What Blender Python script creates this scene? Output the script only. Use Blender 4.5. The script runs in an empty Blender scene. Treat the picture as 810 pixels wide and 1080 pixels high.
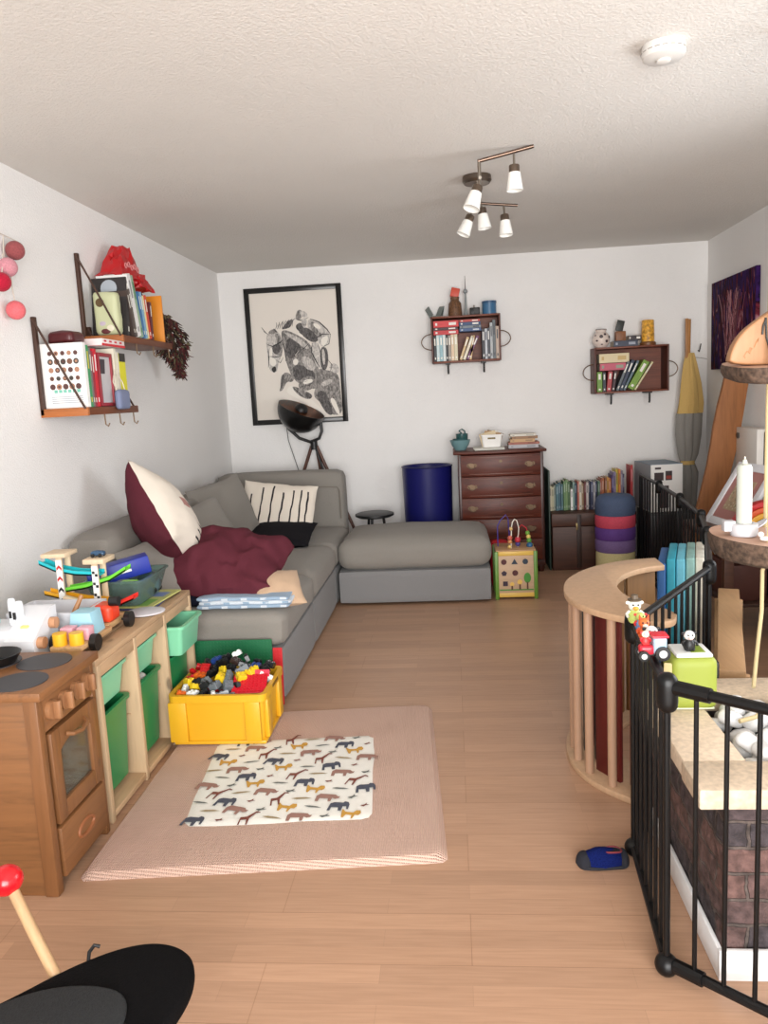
import bpy, bmesh, math, random
from mathutils import Vector, Matrix, Euler, noise
random.seed(7); noise.seed_set(4)
PI = math.pi
SC = bpy.context.scene
COL = SC.collection
# ------------------------------------------------------------------ camera, world, lights
def cam_matrix(yaw, pitch, roll, loc):
    cy, sy = math.cos(yaw), math.sin(yaw)
    f = Vector((-sy*math.cos(pitch), cy*math.cos(pitch), math.sin(pitch)))
    r = Vector((cy, sy, 0)); u = r.cross(f)
    r2 = math.cos(roll)*r + math.sin(roll)*u
    u2 = -math.sin(roll)*r + math.cos(roll)*u
    m = Matrix((r2, u2, -f)).transposed().to_4x4()
    m.translation = Vector(loc)
    return m
cd = bpy.data.cameras.new('camera'); cam = bpy.data.objects.new('camera', cd); COL.objects.link(cam)
cam.matrix_world = cam_matrix(0.0915678, -0.1458503, -0.0509490, (0, 0, 1.42))
cd.sensor_fit = 'HORIZONTAL'; cd.sensor_width = 36.0; cd.lens = 826.0/810.0*36.0
cd.clip_start = 0.05
SC.camera = cam
w = bpy.data.worlds.new('daylight'); SC.world = w; w.use_nodes = True
bg = w.node_tree.nodes['Background']; bg.inputs['Color'].default_value = (0.75, 0.87, 1.0, 1); bg.inputs['Strength'].default_value = 1.0
def area(name, loc, rot, sx, sy, power, color, spread):
    l = bpy.data.lights.new(name, 'AREA'); l.shape = 'RECTANGLE'; l.size = sx; l.size_y = sy
    l.energy = power; l.color = color; l.spread = spread
    o = bpy.data.objects.new(name, l); o.location = loc; o.rotation_euler = rot; COL.objects.link(o); return o
area('patio_window_daylight', (0.5, -1.42, 1.25), (PI/2, 0, 0), 2.6, 2.1, 150, (1.0, 0.99, 0.975), 2.1)
area('side_window_daylight', (1.99, 2.7, 1.35), (0, PI/2, 0), 1.1, 1.4, 26, (0.93, 0.97, 1.0), 2.4)
SC.view_settings.view_transform = 'Standard'; SC.view_settings.look = 'None'
SC.view_settings.gamma = 1.0; SC.view_settings.exposure = -0.1
SC.view_settings.use_curve_mapping = False
# ------------------------------------------------------------------ materials
def lin(c):
    r = []
    for v in c:
        v = v/255.0
        r.append(v/12.92 if v <= 0.04045 else ((v+0.055)/1.055)**2.4)
    return (r[0], r[1], r[2], 1.0)
MC = {}
def mat(col, rough=0.6, metal=0.0, kind='plain', spec=0.5, key=None, **k):
    kk = (tuple(col), rough, metal, kind, spec, tuple(sorted(k.items())))
    if kk in MC: return MC[kk]
    m = bpy.data.materials.new(kind + '_material'); m.use_nodes = True
    nt = m.node_tree; n = nt.nodes; L = nt.links; b = n['Principled BSDF']
    base = lin(col)
    b.inputs['Base Color'].default_value = base; b.inputs['Roughness'].default_value = rough
    b.inputs['Metallic'].default_value = metal; b.inputs['Specular IOR Level'].default_value = spec
    def new(t, **kw):
        x = n.new(t)
        for a, v in kw.items(): setattr(x, a, v)
        return x
    def coord(scale=(1, 1, 1), rot=(0, 0, 0)):
        tc = new('ShaderNodeTexCoord'); mp = new('ShaderNodeMapping')
        mp.inputs['Scale'].default_value = scale; mp.inputs['Rotation'].default_value = rot
        L.new(tc.outputs['Object'], mp.inputs['Vector']); return mp.outputs['Vector']
    def tex(scale, detail=3, vec=None, dist=0.0):
        t = new('ShaderNodeTexNoise'); t.inputs['Scale'].default_value = scale; t.inputs['Detail'].default_value = detail
        t.inputs['Distortion'].default_value = dist
        L.new(vec if vec else coord(), t.inputs['Vector']); return t.outputs['Fac']
    def ramp(fac, stops):
        r = new('ShaderNodeValToRGB'); e = r.color_ramp.elements
        while len(e) < len(stops): e.new(0.5)
        for el, (p, c) in zip(e, stops): el.position = p; el.color = c
        L.new(fac, r.inputs['Fac']); return r.outputs['Color']
    def bump(fac, st, dist=0.002):
        bp = new('ShaderNodeBump'); bp.inputs['Strength'].default_value = st; bp.inputs['Distance'].default_value = dist
        L.new(fac, bp.inputs['Height']); L.new(bp.outputs['Normal'], b.inputs['Normal'])
    def shade(c, f): return (min(1, c[0]*f), min(1, c[1]*f), min(1, c[2]*f), 1)
    if kind == 'plaster':
        f = tex(k.get('scale', 130), 4); bump(f, k.get('b', 0.5), 0.006)
        g = tex(1.3, 2); L.new(ramp(g, [(0.3, shade(base, 0.97)), (0.7, shade(base, 1.02))]), b.inputs['Base Color'])
    elif kind == 'wood':
        ax = k.get('ax', 0); s = [14.0, 14.0, 14.0]; s[ax] = 1.2
        g = k.get('g', 1.0); s = tuple(v*g for v in s)
        v = coord(s); f = tex(3.0, 6, v, 1.2)
        d = k.get('c', 0.35)
        col_ = ramp(f, [(0.25, shade(base, 1-d)), (0.5, base), (0.75, shade(base, 1+d*0.5))])
        if k.get('knots', 0):
            vr = new('ShaderNodeTexVoronoi'); vr.inputs['Scale'].default_value = 1.0
            kv = [7.0, 7.0, 7.0]; kv[ax] = 3.5
            L.new(coord(tuple(kv)), vr.inputs['Vector'])
            km = ramp(vr.outputs['Distance'], [(0.07, (0, 0, 0, 1)), (0.13, (1, 1, 1, 1))])
            mx = new('ShaderNodeMix'); mx.data_type = 'RGBA'
            L.new(km, mx.inputs[0]); mx.inputs[6].default_value = shade(base, 0.35); L.new(col_, mx.inputs[7])
            col_ = mx.outputs[2]
        L.new(col_, b.inputs['Base Color']); bump(f, 0.15, 0.002)
    elif kind == 'fabric':
        f = tex(k.get('scale', 420), 2); bump(f, 0.5, 0.003)
        h = tex(5, 3); d = k.get('c', 0.1)
        L.new(ramp(f, [(0.3, shade(base, 1-d*1.6)), (0.7, shade(base, 1+d))]), b.inputs['Base Color'])
        b.inputs['Sheen Weight'].default_value = 0.1 if sum(col) > 250 else 0.0; b.inputs['Specular IOR Level'].default_value = 0.25 if sum(col) > 250 else 0.1
    elif kind == 'waffle':
        wv = new('ShaderNodeTexWave'); wv.inputs['Scale'].default_value = 45; L.new(coord(), wv.inputs['Vector'])
        w2 = new('ShaderNodeTexWave', bands_direction='Y'); w2.inputs['Scale'].default_value = 45; L.new(coord(), w2.inputs['Vector'])
        ma = new('ShaderNodeMath', operation='MULTIPLY'); L.new(wv.outputs['Fac'], ma.inputs[0]); L.new(w2.outputs['Fac'], ma.inputs[1])
        bump(ma.outputs[0], 0.9, 0.006)
        L.new(ramp(ma.outputs[0], [(0.0, shade(base, 0.9)), (0.8, shade(base, 1.05))]), b.inputs['Base Color'])
    elif kind == 'speckle':
        f = tex(k.get('scale', 90), 5); d = k.get('c', 0.25)
        L.new(ramp(f, [(0.35, shade(base, 1-d)), (0.65, shade(base, 1+d))]), b.inputs['Base Color']); bump(f, k.get('b', 0.3), 0.004)
    elif kind == 'laminate':
        v = coord((1, 1, 1))
        br = new('ShaderNodeTexBrick'); br.offset = 0.37; br.squash = 1.0
        br.inputs['Scale'].default_value = 1.0; br.inputs['Brick Width'].default_value = 0.62; br.inputs['Row Height'].default_value = 0.066
        br.inputs['Mortar Size'].default_value = 0.0006; br.inputs['Mortar Smooth'].default_value = 0.2
        br.inputs['Color1'].default_value = shade(base, 0.9); br.inputs['Color2'].default_value = shade(base, 1.08)
        br.inputs['Mortar'].default_value = shade(base, 0.8); br.inputs['Bias'].default_value = 0.0
        L.new(v, br.inputs['Vector'])
        b2 = new('ShaderNodeTexBrick'); b2.offset = 0.41
        b2.inputs['Scale'].default_value = 1.0; b2.inputs['Brick Width'].default_value = 1.28; b2.inputs['Row Height'].default_value = 0.198
        b2.inputs['Mortar Size'].default_value = 0.0012; b2.inputs['Color1'].default_value = (1, 1, 1, 1); b2.inputs['Color2'].default_value = (0.97, 0.96, 0.94, 1)
        b2.inputs['Mortar'].default_value = (0.78, 0.73, 0.68, 1); L.new(v, b2.inputs['Vector'])
        gr = tex(4.0, 6, coord((1.5, 30, 1)), 0.6)
        gc = ramp(gr, [(0.3, (0.9, 0.87, 0.83, 1)), (0.65, (1.05, 1.04, 1.02, 1))])
        m1 = new('ShaderNodeMix'); m1.data_type = 'RGBA'; m1.blend_type = 'MULTIPLY'; m1.inputs[0].default_value = 1
        L.new(br.outputs['Color'], m1.inputs[6]); L.new(b2.outputs['Color'], m1.inputs[7])
        m2 = new('ShaderNodeMix'); m2.data_type = 'RGBA'; m2.blend_type = 'MULTIPLY'; m2.inputs[0].default_value = 0.9
        L.new(m1.outputs[2], m2.inputs[6]); L.new(gc, m2.inputs[7]); L.new(m2.outputs[2], b.inputs['Base Color'])
        bump(b2.outputs['Fac'], 0.12, -0.001)
    elif kind == 'brick':
        # bricks laid on vertical faces: u along x (or y on side faces), v along z
        tc = new('ShaderNodeTexCoord'); sp = new('ShaderNodeSeparateXYZ'); L.new(tc.outputs['Object'], sp.inputs[0])
        ad = new('ShaderNodeMath', operation='ADD'); L.new(sp.outputs['X'], ad.inputs[0]); L.new(sp.outputs['Y'], ad.inputs[1])
        cb = new('ShaderNodeCombineXYZ'); L.new(ad.outputs[0], cb.inputs['X']); L.new(sp.outputs['Z'], cb.inputs['Y'])
        br = new('ShaderNodeTexBrick'); br.inputs['Scale'].default_value = 1; br.inputs['Brick Width'].default_value = 0.21; br.inputs['Row Height'].default_value = 0.066
        br.inputs['Mortar Size'].default_value = 0.005; br.inputs['Mortar Smooth'].default_value = 0.4
        br.inputs['Color1'].default_value = lin((108, 82, 76)); br.inputs['Color2'].default_value = lin((64, 60, 64)); br.inputs['Mortar'].default_value = lin((92, 83, 78))
        L.new(cb.outputs[0], br.inputs['Vector'])
        f = tex(38, 6); sm = ramp(f, [(0.3, (0.45, 0.43, 0.43, 1)), (0.7, (1.3, 1.25, 1.25, 1))])
        m1 = new('ShaderNodeMix'); m1.data_type = 'RGBA'; m1.blend_type = 'MULTIPLY'; m1.inputs[0].default_value = 1
        L.new(br.outputs['Color'], m1.inputs[6]); L.new(sm, m1.inputs[7]); L.new(m1.outputs[2], b.inputs['Base Color'])
        ms = new('ShaderNodeMath', operation='MULTIPLY_ADD'); L.new(br.outputs['Fac'], ms.inputs[0]); ms.inputs[1].default_value = -1.5; L.new(f, ms.inputs[2])
        bump(ms.outputs[0], 0.9, 0.012)
    elif kind == 'pencil':
        f = tex(9, 8, coord((7, 1, 3), (0, .6, 0)), 1.5); d = k.get('c', .5)
        L.new(ramp(f, [(0.38, shade(base, 1-d)), (0.5, base), (0.62, shade(base, 1+d))]), b.inputs['Base Color'])
    elif kind == 'glass':
        b.inputs['Transmission Weight'].default_value = k.get('t', 0.9); b.inputs['IOR'].default_value = 1.2
    elif kind == 'abstract':
        v = coord((1, 9, 1.6)); f = tex(2.2, 6, v, 2.0)
        L.new(ramp(f, [(0.28, lin((8, 4, 12))), (0.42, lin((58, 30, 88))), (0.52, lin((24, 6, 16))), (0.62, lin((110, 40, 54))), (0.74, lin((196, 160, 170)))]), b.inputs['Base Color'])
    MC[kk] = m
    return m
# ------------------------------------------------------------------ mesh builder
class B:
    def __init__(s): s.bm = bmesh.new(); s.mi = 0
    def add(s, t, M=None):
        if M is not None: bmesh.ops.transform(t, matrix=M, verts=t.verts[:])
        for f in t.faces: f.material_index = s.mi
        me = bpy.data.meshes.new('t'); t.to_mesh(me); t.free(); s.bm.from_mesh(me); bpy.data.meshes.remove(me)
        return s
    def m(s, i): s.mi = i; return s
    def box(s, lo, hi, bev=0.0, seg=2, M=None):
        t = bmesh.new(); bmesh.ops.create_cube(t, size=1)
        lo = Vector(lo); hi = Vector(hi); c = (lo+hi)/2; d = hi-lo
        for v in t.verts: v.co = Vector((v.co.x*d.x, v.co.y*d.y, v.co.z*d.z)) + c
        if bev > 0: bmesh.ops.bevel(t, geom=t.edges[:]+t.verts[:], offset=min(bev, 0.49*min(abs(d.x), abs(d.y), abs(d.z))), segments=seg, profile=0.5, affect='EDGES')
        return s.add(t, M)
    def soft(s, lo, hi, r=0.05, puff=0.0, n=12, M=None, sag=0.0, wr=0.0):
        t = bmesh.new(); bmesh.ops.create_cube(t, size=2); bmesh.ops.subdivide_edges(t, edges=t.edges[:], cuts=n, use_grid_fill=True)
        lo = Vector(lo); hi = Vector(hi); c = (lo+hi)/2; h = (hi-lo)/2; r = min(r, h.x*0.98, h.y*0.98, h.z*0.98)
        for v in t.verts:
            u = v.co.copy(); p = Vector((u.x*h.x, u.y*h.y, u.z*h.z))
            q = Vector([max(-(h[i]-r), min(h[i]-r, p[i])) for i in range(3)])
            d = p-q
            if d.length > 1e-9:
                if max(abs(d[0]), abs(d[1]), abs(d[2])) > 0: d = d.normalized()*r
            p = q+d
            if puff and u.z > 0.5: p.z += puff*(1-u.x**2)*(1-u.y**2)
            if wr: p += noise.noise_vector((p+c)*9.0)*wr
            if wr: p += noise.noise_vector((p+c)*27.0)*wr*.35
            v.co = p+c
        return s.add(t, M)
    def cyl(s, p0, p1, r0, r1=None, n=16, caps=True):
        r1 = r0 if r1 is None else r1
        p0 = Vector(p0); p1 = Vector(p1); d = p1-p0
        t = bmesh.new(); bmesh.ops.create_cone(t, cap_ends=caps, segments=n, radius1=r0, radius2=r1, depth=d.length)
        M = Matrix.Translation((p0+p1)/2) @ Vector((0, 0, 1)).rotation_difference(d).to_matrix().to_4x4()
        return s.add(t, M)
    def tube(s, pts, r, n=8, closed=False):
        pts = [Vector(p) for p in pts]; N = len(pts); t = bmesh.new(); rings = []
        up = None
        for i, p in enumerate(pts):
            if closed: d = pts[(i+1) % N]-pts[i-1]
            else: d = pts[min(i+1, N-1)]-pts[max(i-1, 0)]
            d.normalize()
            if up is None: up = d.orthogonal().normalized()
            up = (up-d*up.dot(d)); up = up.normalized() if up.length > 1e-6 else d.orthogonal().normalized()
            sd = d.cross(up); rr = r[i] if isinstance(r, (list, tuple)) else r
            rings.append([t.verts.new(p+rr*(math.cos(a)*up+math.sin(a)*sd)) for a in [2*PI*k/n for k in range(n)]])
        for i in range(N if closed else N-1):
            a, b = rings[i], rings[(i+1) % N]
            for k in range(n): t.faces.new((a[k], a[(k+1) % n], b[(k+1) % n], b[k]))
        if not closed:
            t.faces.new(rings[0][::-1]); t.faces.new(rings[-1])
        bmesh.ops.recalc_face_normals(t, faces=t.faces[:])
        return s.add(t)
    def lathe(s, prof, c=(0, 0, 0), n=28, M=None):
        t = bmesh.new(); rings = []
        for r, z in prof:
            if r < 1e-6: rings.append([t.verts.new((0, 0, z))])
            else: rings.append([t.verts.new((r*math.cos(2*PI*k/n), r*math.sin(2*PI*k/n), z)) for k in range(n)])
        for a, b in zip(rings, rings[1:]):
            for k in range(n):
                if len(a) == 1 and len(b) == 1: break
                if len(a) == 1: t.faces.new((a[0], b[(k+1) % n], b[k]))
                elif len(b) == 1: t.faces.new((a[k], a[(k+1) % n], b[0]))
                else: t.faces.new((a[k], a[(k+1) % n], b[(k+1) % n], b[k]))
        if len(rings[0]) > 1: t.faces.new(rings[0][::-1])
        if len(rings[-1]) > 1: t.faces.new(rings[-1])
        bmesh.ops.recalc_face_normals(t, faces=t.faces[:])
        return s.add(t, Matrix.Translation(Vector(c)) @ (M if M is not None else Matrix()))
    def prism(s, poly, z0, z1, M=None, bev=0.0, seg=2):
        t = bmesh.new(); a = [t.verts.new((x, y, z0)) for x, y in poly]
        f = t.faces.new(a); r = bmesh.ops.extrude_face_region(t, geom=[f])
        for v in r['geom']:
            if isinstance(v, bmesh.types.BMVert): v.co.z = z1
        bmesh.ops.recalc_face_normals(t, faces=t.faces[:])
        if bev: bmesh.ops.bevel(t, geom=[e for e in t.edges if abs(e.verts[0].co.z-e.verts[1].co.z) < 1e-6], offset=bev, segments=seg, profile=0.5, affect='EDGES')
        return s.add(t, M)
    def sphere(s, c, r, sc=(1, 1, 1), M=None, u=16, v=10):
        t = bmesh.new(); bmesh.ops.create_uvsphere(t, u_segments=u, v_segments=v, radius=r)
        T = Matrix.Translation(Vector(c)) @ (M if M is not None else Matrix()) @ Matrix.Diagonal((*sc, 1))
        return s.add(t, T)
    def poly(s, pts):
        t = bmesh.new(); t.faces.new([t.verts.new(p) for p in pts]); return s.add(t)
    def pillow(s, wd, ht, th, M, n=22, mats=(0, 0), pinch=0.07, wr=0.006, seed=0.0, stripe=None):
        t = bmesh.new(); vs = {}
        for sd in (1, -1):
            for i in range(n+1):
                for j in range(n+1):
                    edge = i in (0, n) or j in (0, n)
                    if edge and sd == -1: vs[(sd, i, j)] = vs[(1, i, j)]; continue
                    u = -1+2*i/n; v = -1+2*j/n
                    x = wd/2*u*(1-pinch*(1-v*v)*u*u); y = ht/2*v*(1-pinch*(1-u*u)*v*v)
                    z = sd*th/2*((1-u**2)*(1-v**2))**0.45
                    p = Vector((x, y, z))
                    if wr: p += (noise.noise_vector(Vector((x*7+seed, y*7, z*7+seed)))+noise.noise_vector(Vector((x*21+seed, y*17, z*19)))*.4)*wr*(1 if not edge else 0.7)
                    vs[(sd, i, j)] = t.verts.new(p)
        for sd in (1, -1):
            for i in range(n):
                for j in range(n):
                    q = [vs[(sd, i, j)], vs[(sd, i+1, j)], vs[(sd, i+1, j+1)], vs[(sd, i, j+1)]]
                    if sd < 0: q.reverse()
                    f = t.faces.new(q); mi = mats[0] if sd > 0 else mats[1]
                    if stripe and sd > 0: mi = stripe(i, j, n, mi)
                    f.material_index = mi
        bmesh.ops.transform(t, matrix=M, verts=t.verts[:])
        me = bpy.data.meshes.new('t'); t.to_mesh(me); t.free(); s.bm.from_mesh(me); bpy.data.meshes.remove(me)
        return s
    def tray(s, lo, hi, taper=0.015, wall=0.005, rim=0.012, rimh=0.012, r=0.02):
        """open-topped bin: tapered walls, floor and an outward rim"""
        def loop(x0, x1, y0, y1, z, rr):
            o = []
            for cx, cy, a0 in ((x1-rr, y1-rr, 0), (x0+rr, y1-rr, PI/2), (x0+rr, y0+rr, PI), (x1-rr, y0+rr, 1.5*PI)):
                for k in range(5):
                    a = a0+k*PI/8; o.append((cx+rr*math.cos(a), cy+rr*math.sin(a), z))
            return o
        x0, y0, z0 = lo; x1, y1, z1 = hi; T = taper
        L_ = [loop(x0+T, x1-T, y0+T, y1-T, z0, r), loop(x0, x1, y0, y1, z1-rimh, r), loop(x0-rim, x1+rim, y0-rim, y1+rim, z1-rimh, r+rim*0.5),
              loop(x0-rim, x1+rim, y0-rim, y1+rim, z1, r+rim*0.5), loop(x0+wall, x1-wall, y0+wall, y1-wall, z1, r),
              loop(x0+T+wall, x1-T-wall, y0+T+wall, y1-T-wall, z0+wall, r)]
        t = bmesh.new(); R = [[t.verts.new(p) for p in l] for l in L_]; n = len(R[0])
        for a, b in zip(R, R[1:]):
            for k in range(n): t.faces.new((a[k], a[(k+1) % n], b[(k+1) % n], b[k]))
        t.faces.new(R[0][::-1]); t.faces.new(R[-1]); bmesh.ops.recalc_face_normals(t, faces=t.faces[:])
        return s.add(t)
WM = {}
def mk(name, b, mats, origin, parent=None, sharp=35):
    me = bpy.data.meshes.new(name); b.bm.to_mesh(me); b.bm.free()
    if not isinstance(mats, (list, tuple)): mats = [mats]
    for x in mats: me.materials.append(x)
    for p in me.polygons: p.use_smooth = True
    me.set_sharp_from_angle(angle=math.radians(sharp))
    o = bpy.data.objects.new(name, me); COL.objects.link(o)
    if parent is None:
        me.transform(Matrix.Translation(-Vector(origin))); o.location = origin; WM[o] = Matrix.Translation(Vector(origin))
    else:
        me.transform(WM[parent].inverted()); o.parent = parent; WM[o] = WM[parent]
    return o
def bbase(b):
    xs = [v.co for v in b.bm.verts]
    return ((min(v.x for v in xs)+max(v.x for v in xs))/2, (min(v.y for v in xs)+max(v.y for v in xs))/2, min(v.z for v in xs))
def single(name, b, mats, label, cat, group=None, kind=None, sharp=35):
    o = mk(name, b, mats, bbase(b), sharp=sharp); o['label'] = label; o['category'] = cat
    if group: o['group'] = group
    if kind: o['kind'] = kind
    return o
def struct(name, b, mats, label=None):
    o = mk(name, b, mats, (0, 0, 0)); o['kind'] = 'structure'
    o['label'] = label or name.replace('_', ' ') + ' of the room'; o['category'] = name.split('_')[0]
    return o
def thing(name, label, cat, loc, group=None):
    o = bpy.data.objects.new(name, None); COL.objects.link(o); o.location = loc; o.empty_display_size = 0.05
    WM[o] = Matrix.Translation(Vector(loc)); o['label'] = label; o['category'] = cat
    if group: o['group'] = group
    return o
def part(name, b, mats, parent, label=None, sharp=35):
    o = mk(name, b, mats, None, parent, sharp)
    if label: o['label'] = label
    return o
def rot(ax, deg): return Matrix.Rotation(math.radians(deg), 4, ax)
def T(x, y, z): return Matrix.Translation((x, y, z))
def dup(root, loc, label=None, group=None, rz=None):
    r = root.copy(); COL.objects.link(r); r.location = loc
    if rz is not None: r.rotation_euler = (0, 0, rz)
    if label: r['label'] = label
    if group: r['group'] = group
    for ch in list(root.children):
        c = ch.copy(); COL.objects.link(c); c.parent = r
        for g in ch.children:
            d = g.copy(); COL.objects.link(d); d.parent = c
    return r
WHITE = mat((236, 234, 230), 0.5); BLACK = mat((14, 14, 15), 0.45); STEEL = mat((150, 142, 132), 0.28, 1.0)
# ------------------------------------------------------------------ setting
LX, RX, BY, FY, CZ = -1.89, 2.05, 6.57, -1.5, 2.5
wallm = mat((238, 236, 234), 0.85, kind='plaster', scale=120)
ceilm = mat((224, 220, 214), 0.9, kind='plaster', scale=105, b=0.7)
struct('floor', B().box((LX-.1, FY-.1, -.06), (RX+.1, BY+.1, 0)), mat((184, 147, 121), 0.34, kind='laminate', spec=0.45), 'beech laminate floor laid in long planks')
struct('ceiling', B().box((LX-.1, FY-.1, CZ), (RX+.1, BY+.1, CZ+.08)), ceilm, 'white rough plaster ceiling')
struct('wall_back', B().box((LX-.1, BY, 0), (RX+.1, BY+.1, CZ)), wallm, 'white plaster wall behind the chest of drawers')
struct('wall_left', B().box((LX-.1, FY, 0), (LX, BY, CZ)), wallm, 'white plaster wall behind the long side of the sofa')
wb = B()
wb.box((RX, 3.5, 0), (RX+.1, BY, CZ)); wb.box((RX, FY, 0), (RX+.1, 1.9, CZ)); wb.box((RX, 1.9, 0), (RX+.1, 3.5, .8)); wb.box((RX, 1.9, 2.3), (RX+.1, 3.5, CZ))
struct('wall_right', wb, wallm, 'white plaster wall with the radiator')
wb = B()
wb.box((LX, FY-.1, 0), (-.85, FY, CZ)); wb.box((1.85, FY-.1, 0), (RX, FY, CZ)); wb.box((-.85, FY-.1, 2.35), (1.85, FY, CZ))
struct('wall_front', wb, wallm, 'wall with the patio door behind the viewer')
pane = bpy.data.materials.new('window_glass'); pane.use_nodes = True
_n = pane.node_tree.nodes; _n.clear(); _o = _n.new('ShaderNodeOutputMaterial'); _t = _n.new('ShaderNodeBsdfTransparent'); _g = _n.new('ShaderNodeBsdfGlossy'); _x = _n.new('ShaderNodeMixShader')
_g.inputs['Roughness'].default_value = 0.02; _x.inputs[0].default_value = 0.06
pane.node_tree.links.new(_t.outputs[0], _x.inputs[1]); pane.node_tree.links.new(_g.outputs[0], _x.inputs[2]); pane.node_tree.links.new(_x.outputs[0], _o.inputs[0])
def window(name, fr, gl, label):
    o = struct(name, fr, WHITE, label); part('window_pane', gl, pane, o)
fb = B()
for x0, x1 in ((-.85, -.79), (.47, .53), (1.79, 1.85)): fb.box((x0, FY-.08, 0), (x1, FY-.02, 2.35))
fb.box((-.79, FY-.08, 0.0), (1.79, FY-.02, .06)); fb.box((-.79, FY-.08, 2.29), (1.79, FY-.02, 2.35))
window('window_1', fb, B().box((-.79, FY-.055, .06), (1.79, FY-.05, 2.29)), 'patio door glazing behind the viewer')
fb = B()
for y0, y1 in ((1.9, 1.96), (3.44, 3.5)): fb.box((RX+.02, y0, .8), (RX+.08, y1, 2.3))
fb.box((RX+.02, 1.96, .8), (RX+.08, 3.44, .86)); fb.box((RX+.02, 1.96, 2.24), (RX+.08, 3.44, 2.3))
window('window_2', fb, B().box((RX+.045, 1.96, .86), (RX+.05, 3.44, 2.24)), 'side window beyond the hanging shelf')
# ------------------------------------------------------------------ play mat
def xform2(p, o, a):
    c, s_ = math.cos(a), math.sin(a); return (o[0]+p[0]*c-p[1]*s_, o[1]+p[0]*s_+p[1]*c)
rug = thing('play_mat', 'pink padded play mat with an animal print centre on the floor', 'play mat', (-.64, 2.75, 0))
def softquad(b, q, z0, z1, n=40, r=0.03, wr=0.003):
    """quilted sheet over the quad q (four corners) with rounded edges"""
    t = bmesh.new(); g = {}
    for i in range(n+1):
        for j in range(n+1):
            u, v = i/n, j/n
            p = (Vector(q[0])*(1-u)*(1-v)+Vector(q[1])*u*(1-v)+Vector(q[2])*u*v+Vector(q[3])*(1-u)*v)
            e = min(u, 1-u, v, 1-v)*1.15/r
            h = z0+(z1-z0)*math.sqrt(max(0, 1-(1-min(1, e))**2))
            h += noise.noise(Vector((p.x*6, p.y*6, 0)))*wr*(1 if e >= .3 else 0)
            g[i, j] = t.verts.new((p.x, p.y, h))
    for i, j, a, c in ((0, 0, 1, 1), (n, 0, n-1, 1), (0, n, 1, n-1), (n, n, n-1, n-1)): g[i, j].co = g[i, c].co*.5+g[a, j].co*.5; g[a, c].co.z = z0+(z1-z0)*.5
    for i in range(n):
        for j in range(n): t.faces.new((g[i, j], g[i+1, j], g[i+1, j+1], g[i, j+1]))
    ed = [g[i, 0] for i in range(n)]+[g[n, j] for j in range(n)]+[g[i, n] for i in range(n, 0, -1)]+[g[0, j] for j in range(n, 0, -1)]
    return b.add(t)
Q = [(-1.193, 2.115), (-.061, 2.219), (-.142, 3.428), (-1.216, 3.335)]
part('padded_border', softquad(B(), Q, 0, .022, 64, .03), mat((224, 188, 170), 0.9, kind='waffle'), rug)
QI = [(-.961, 2.377), (-.308, 2.422), (-.365, 3.094), (-1.03, 3.04)]
b = B(); softquad(b, QI, .0195, .0265, 30, .02, .002)
def on_panel(u, v):
    q = QI; return Vector(q[0])*(1-u)*(1-v)+Vector(q[1])*u*(1-v)+Vector(q[2])*u*v+Vector(q[3])*(1-u)*v
eleph = [(-1, -.75), (-.72, -.75), (-.68, -.25), (0, -.25), (.05, -.75), (.35, -.75), (.4, -.1), (.75, -.05), (.8, -.5), (.98, -.5), (1, .2), (.85, .55), (.5, .65), (.35, .45), (-.5, .5), (-.85, .3)]
rhino = [(-1, -.6), (-.7, -.6), (-.65, -.15), (.15, -.15), (.2, -.6), (.45, -.6), (.5, -.05), (.8, -.2), (1.1, -.1), (1.2, .2), (1.0, .15), (.75, .4), (.4, .45), (-.7, .5), (-1, .2)]
giraf = [(-.6, -.9), (-.45, -.9), (-.4, -.2), (.1, -.15), (.15, -.9), (.3, -.9), (.35, 0), (.9, .8), (1.25, .75), (1.2, .9), (.85, 1.0), (.1, .25), (-.5, .2)]
lion = [(-.8, -.6), (-.6, -.6), (-.5, -.1), (.1, -.1), (.2, -.6), (.35, -.6), (.4, 0), (.75, .0), (.9, .35), (.7, .75), (.3, .7), (.1, .3), (-.7, .3), (-1.1, .65), (-1.15, .5)]
leaf = [(-1, 0), (-.4, .14), (.4, .12), (1, -.02), (.4, -.08), (-.4, -.12)]
bird = [(-.8, -.1), (0, .05), (.5, .5), (.35, .05), (.9, -.1), (.2, -.2), (-.2, -.5)]
kinds = [(eleph, 1, .034), (bird, 4, .018), (giraf, 4, .034), (leaf, 6, .035), (rhino, 2, .036), (bird, 5, .022), (lion, 3, .032), (leaf, 5, .03)]
for r_ in range(11):
    for c_ in range(7):
        sh, mi, sz = kinds[(c_+r_*3+(1 if r_ % 4 > 1 else 0)) % 8]
        u = (c_+.42+(.5 if r_ % 2 else 0))/7.3; v = (r_+.55)/11.1
        if not .05 < u < .95 or not .04 < v < .96: continue
        p = on_panel(u, v); a = random.uniform(-.25, .25); pts = []
        for x, y in sh:
            x2, y2 = x*sz*1.08, y*sz*1.3; pts.append((p.x+x2*math.cos(a)-y2*math.sin(a), p.y+(x2*math.sin(a)+y2*math.cos(a))*1.0, .0296))
        b.m(mi).poly(pts)
part('printed_panel', b, [mat((240, 238, 230), .9, kind='fabric', c=.03)]+[mat(c, .9) for c in ((74, 78, 92), (156, 118, 106), (200, 152, 66), (124, 68, 56), (104, 108, 104), (160, 140, 104))], rug, 'cream centre panel printed with small animals')
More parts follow.
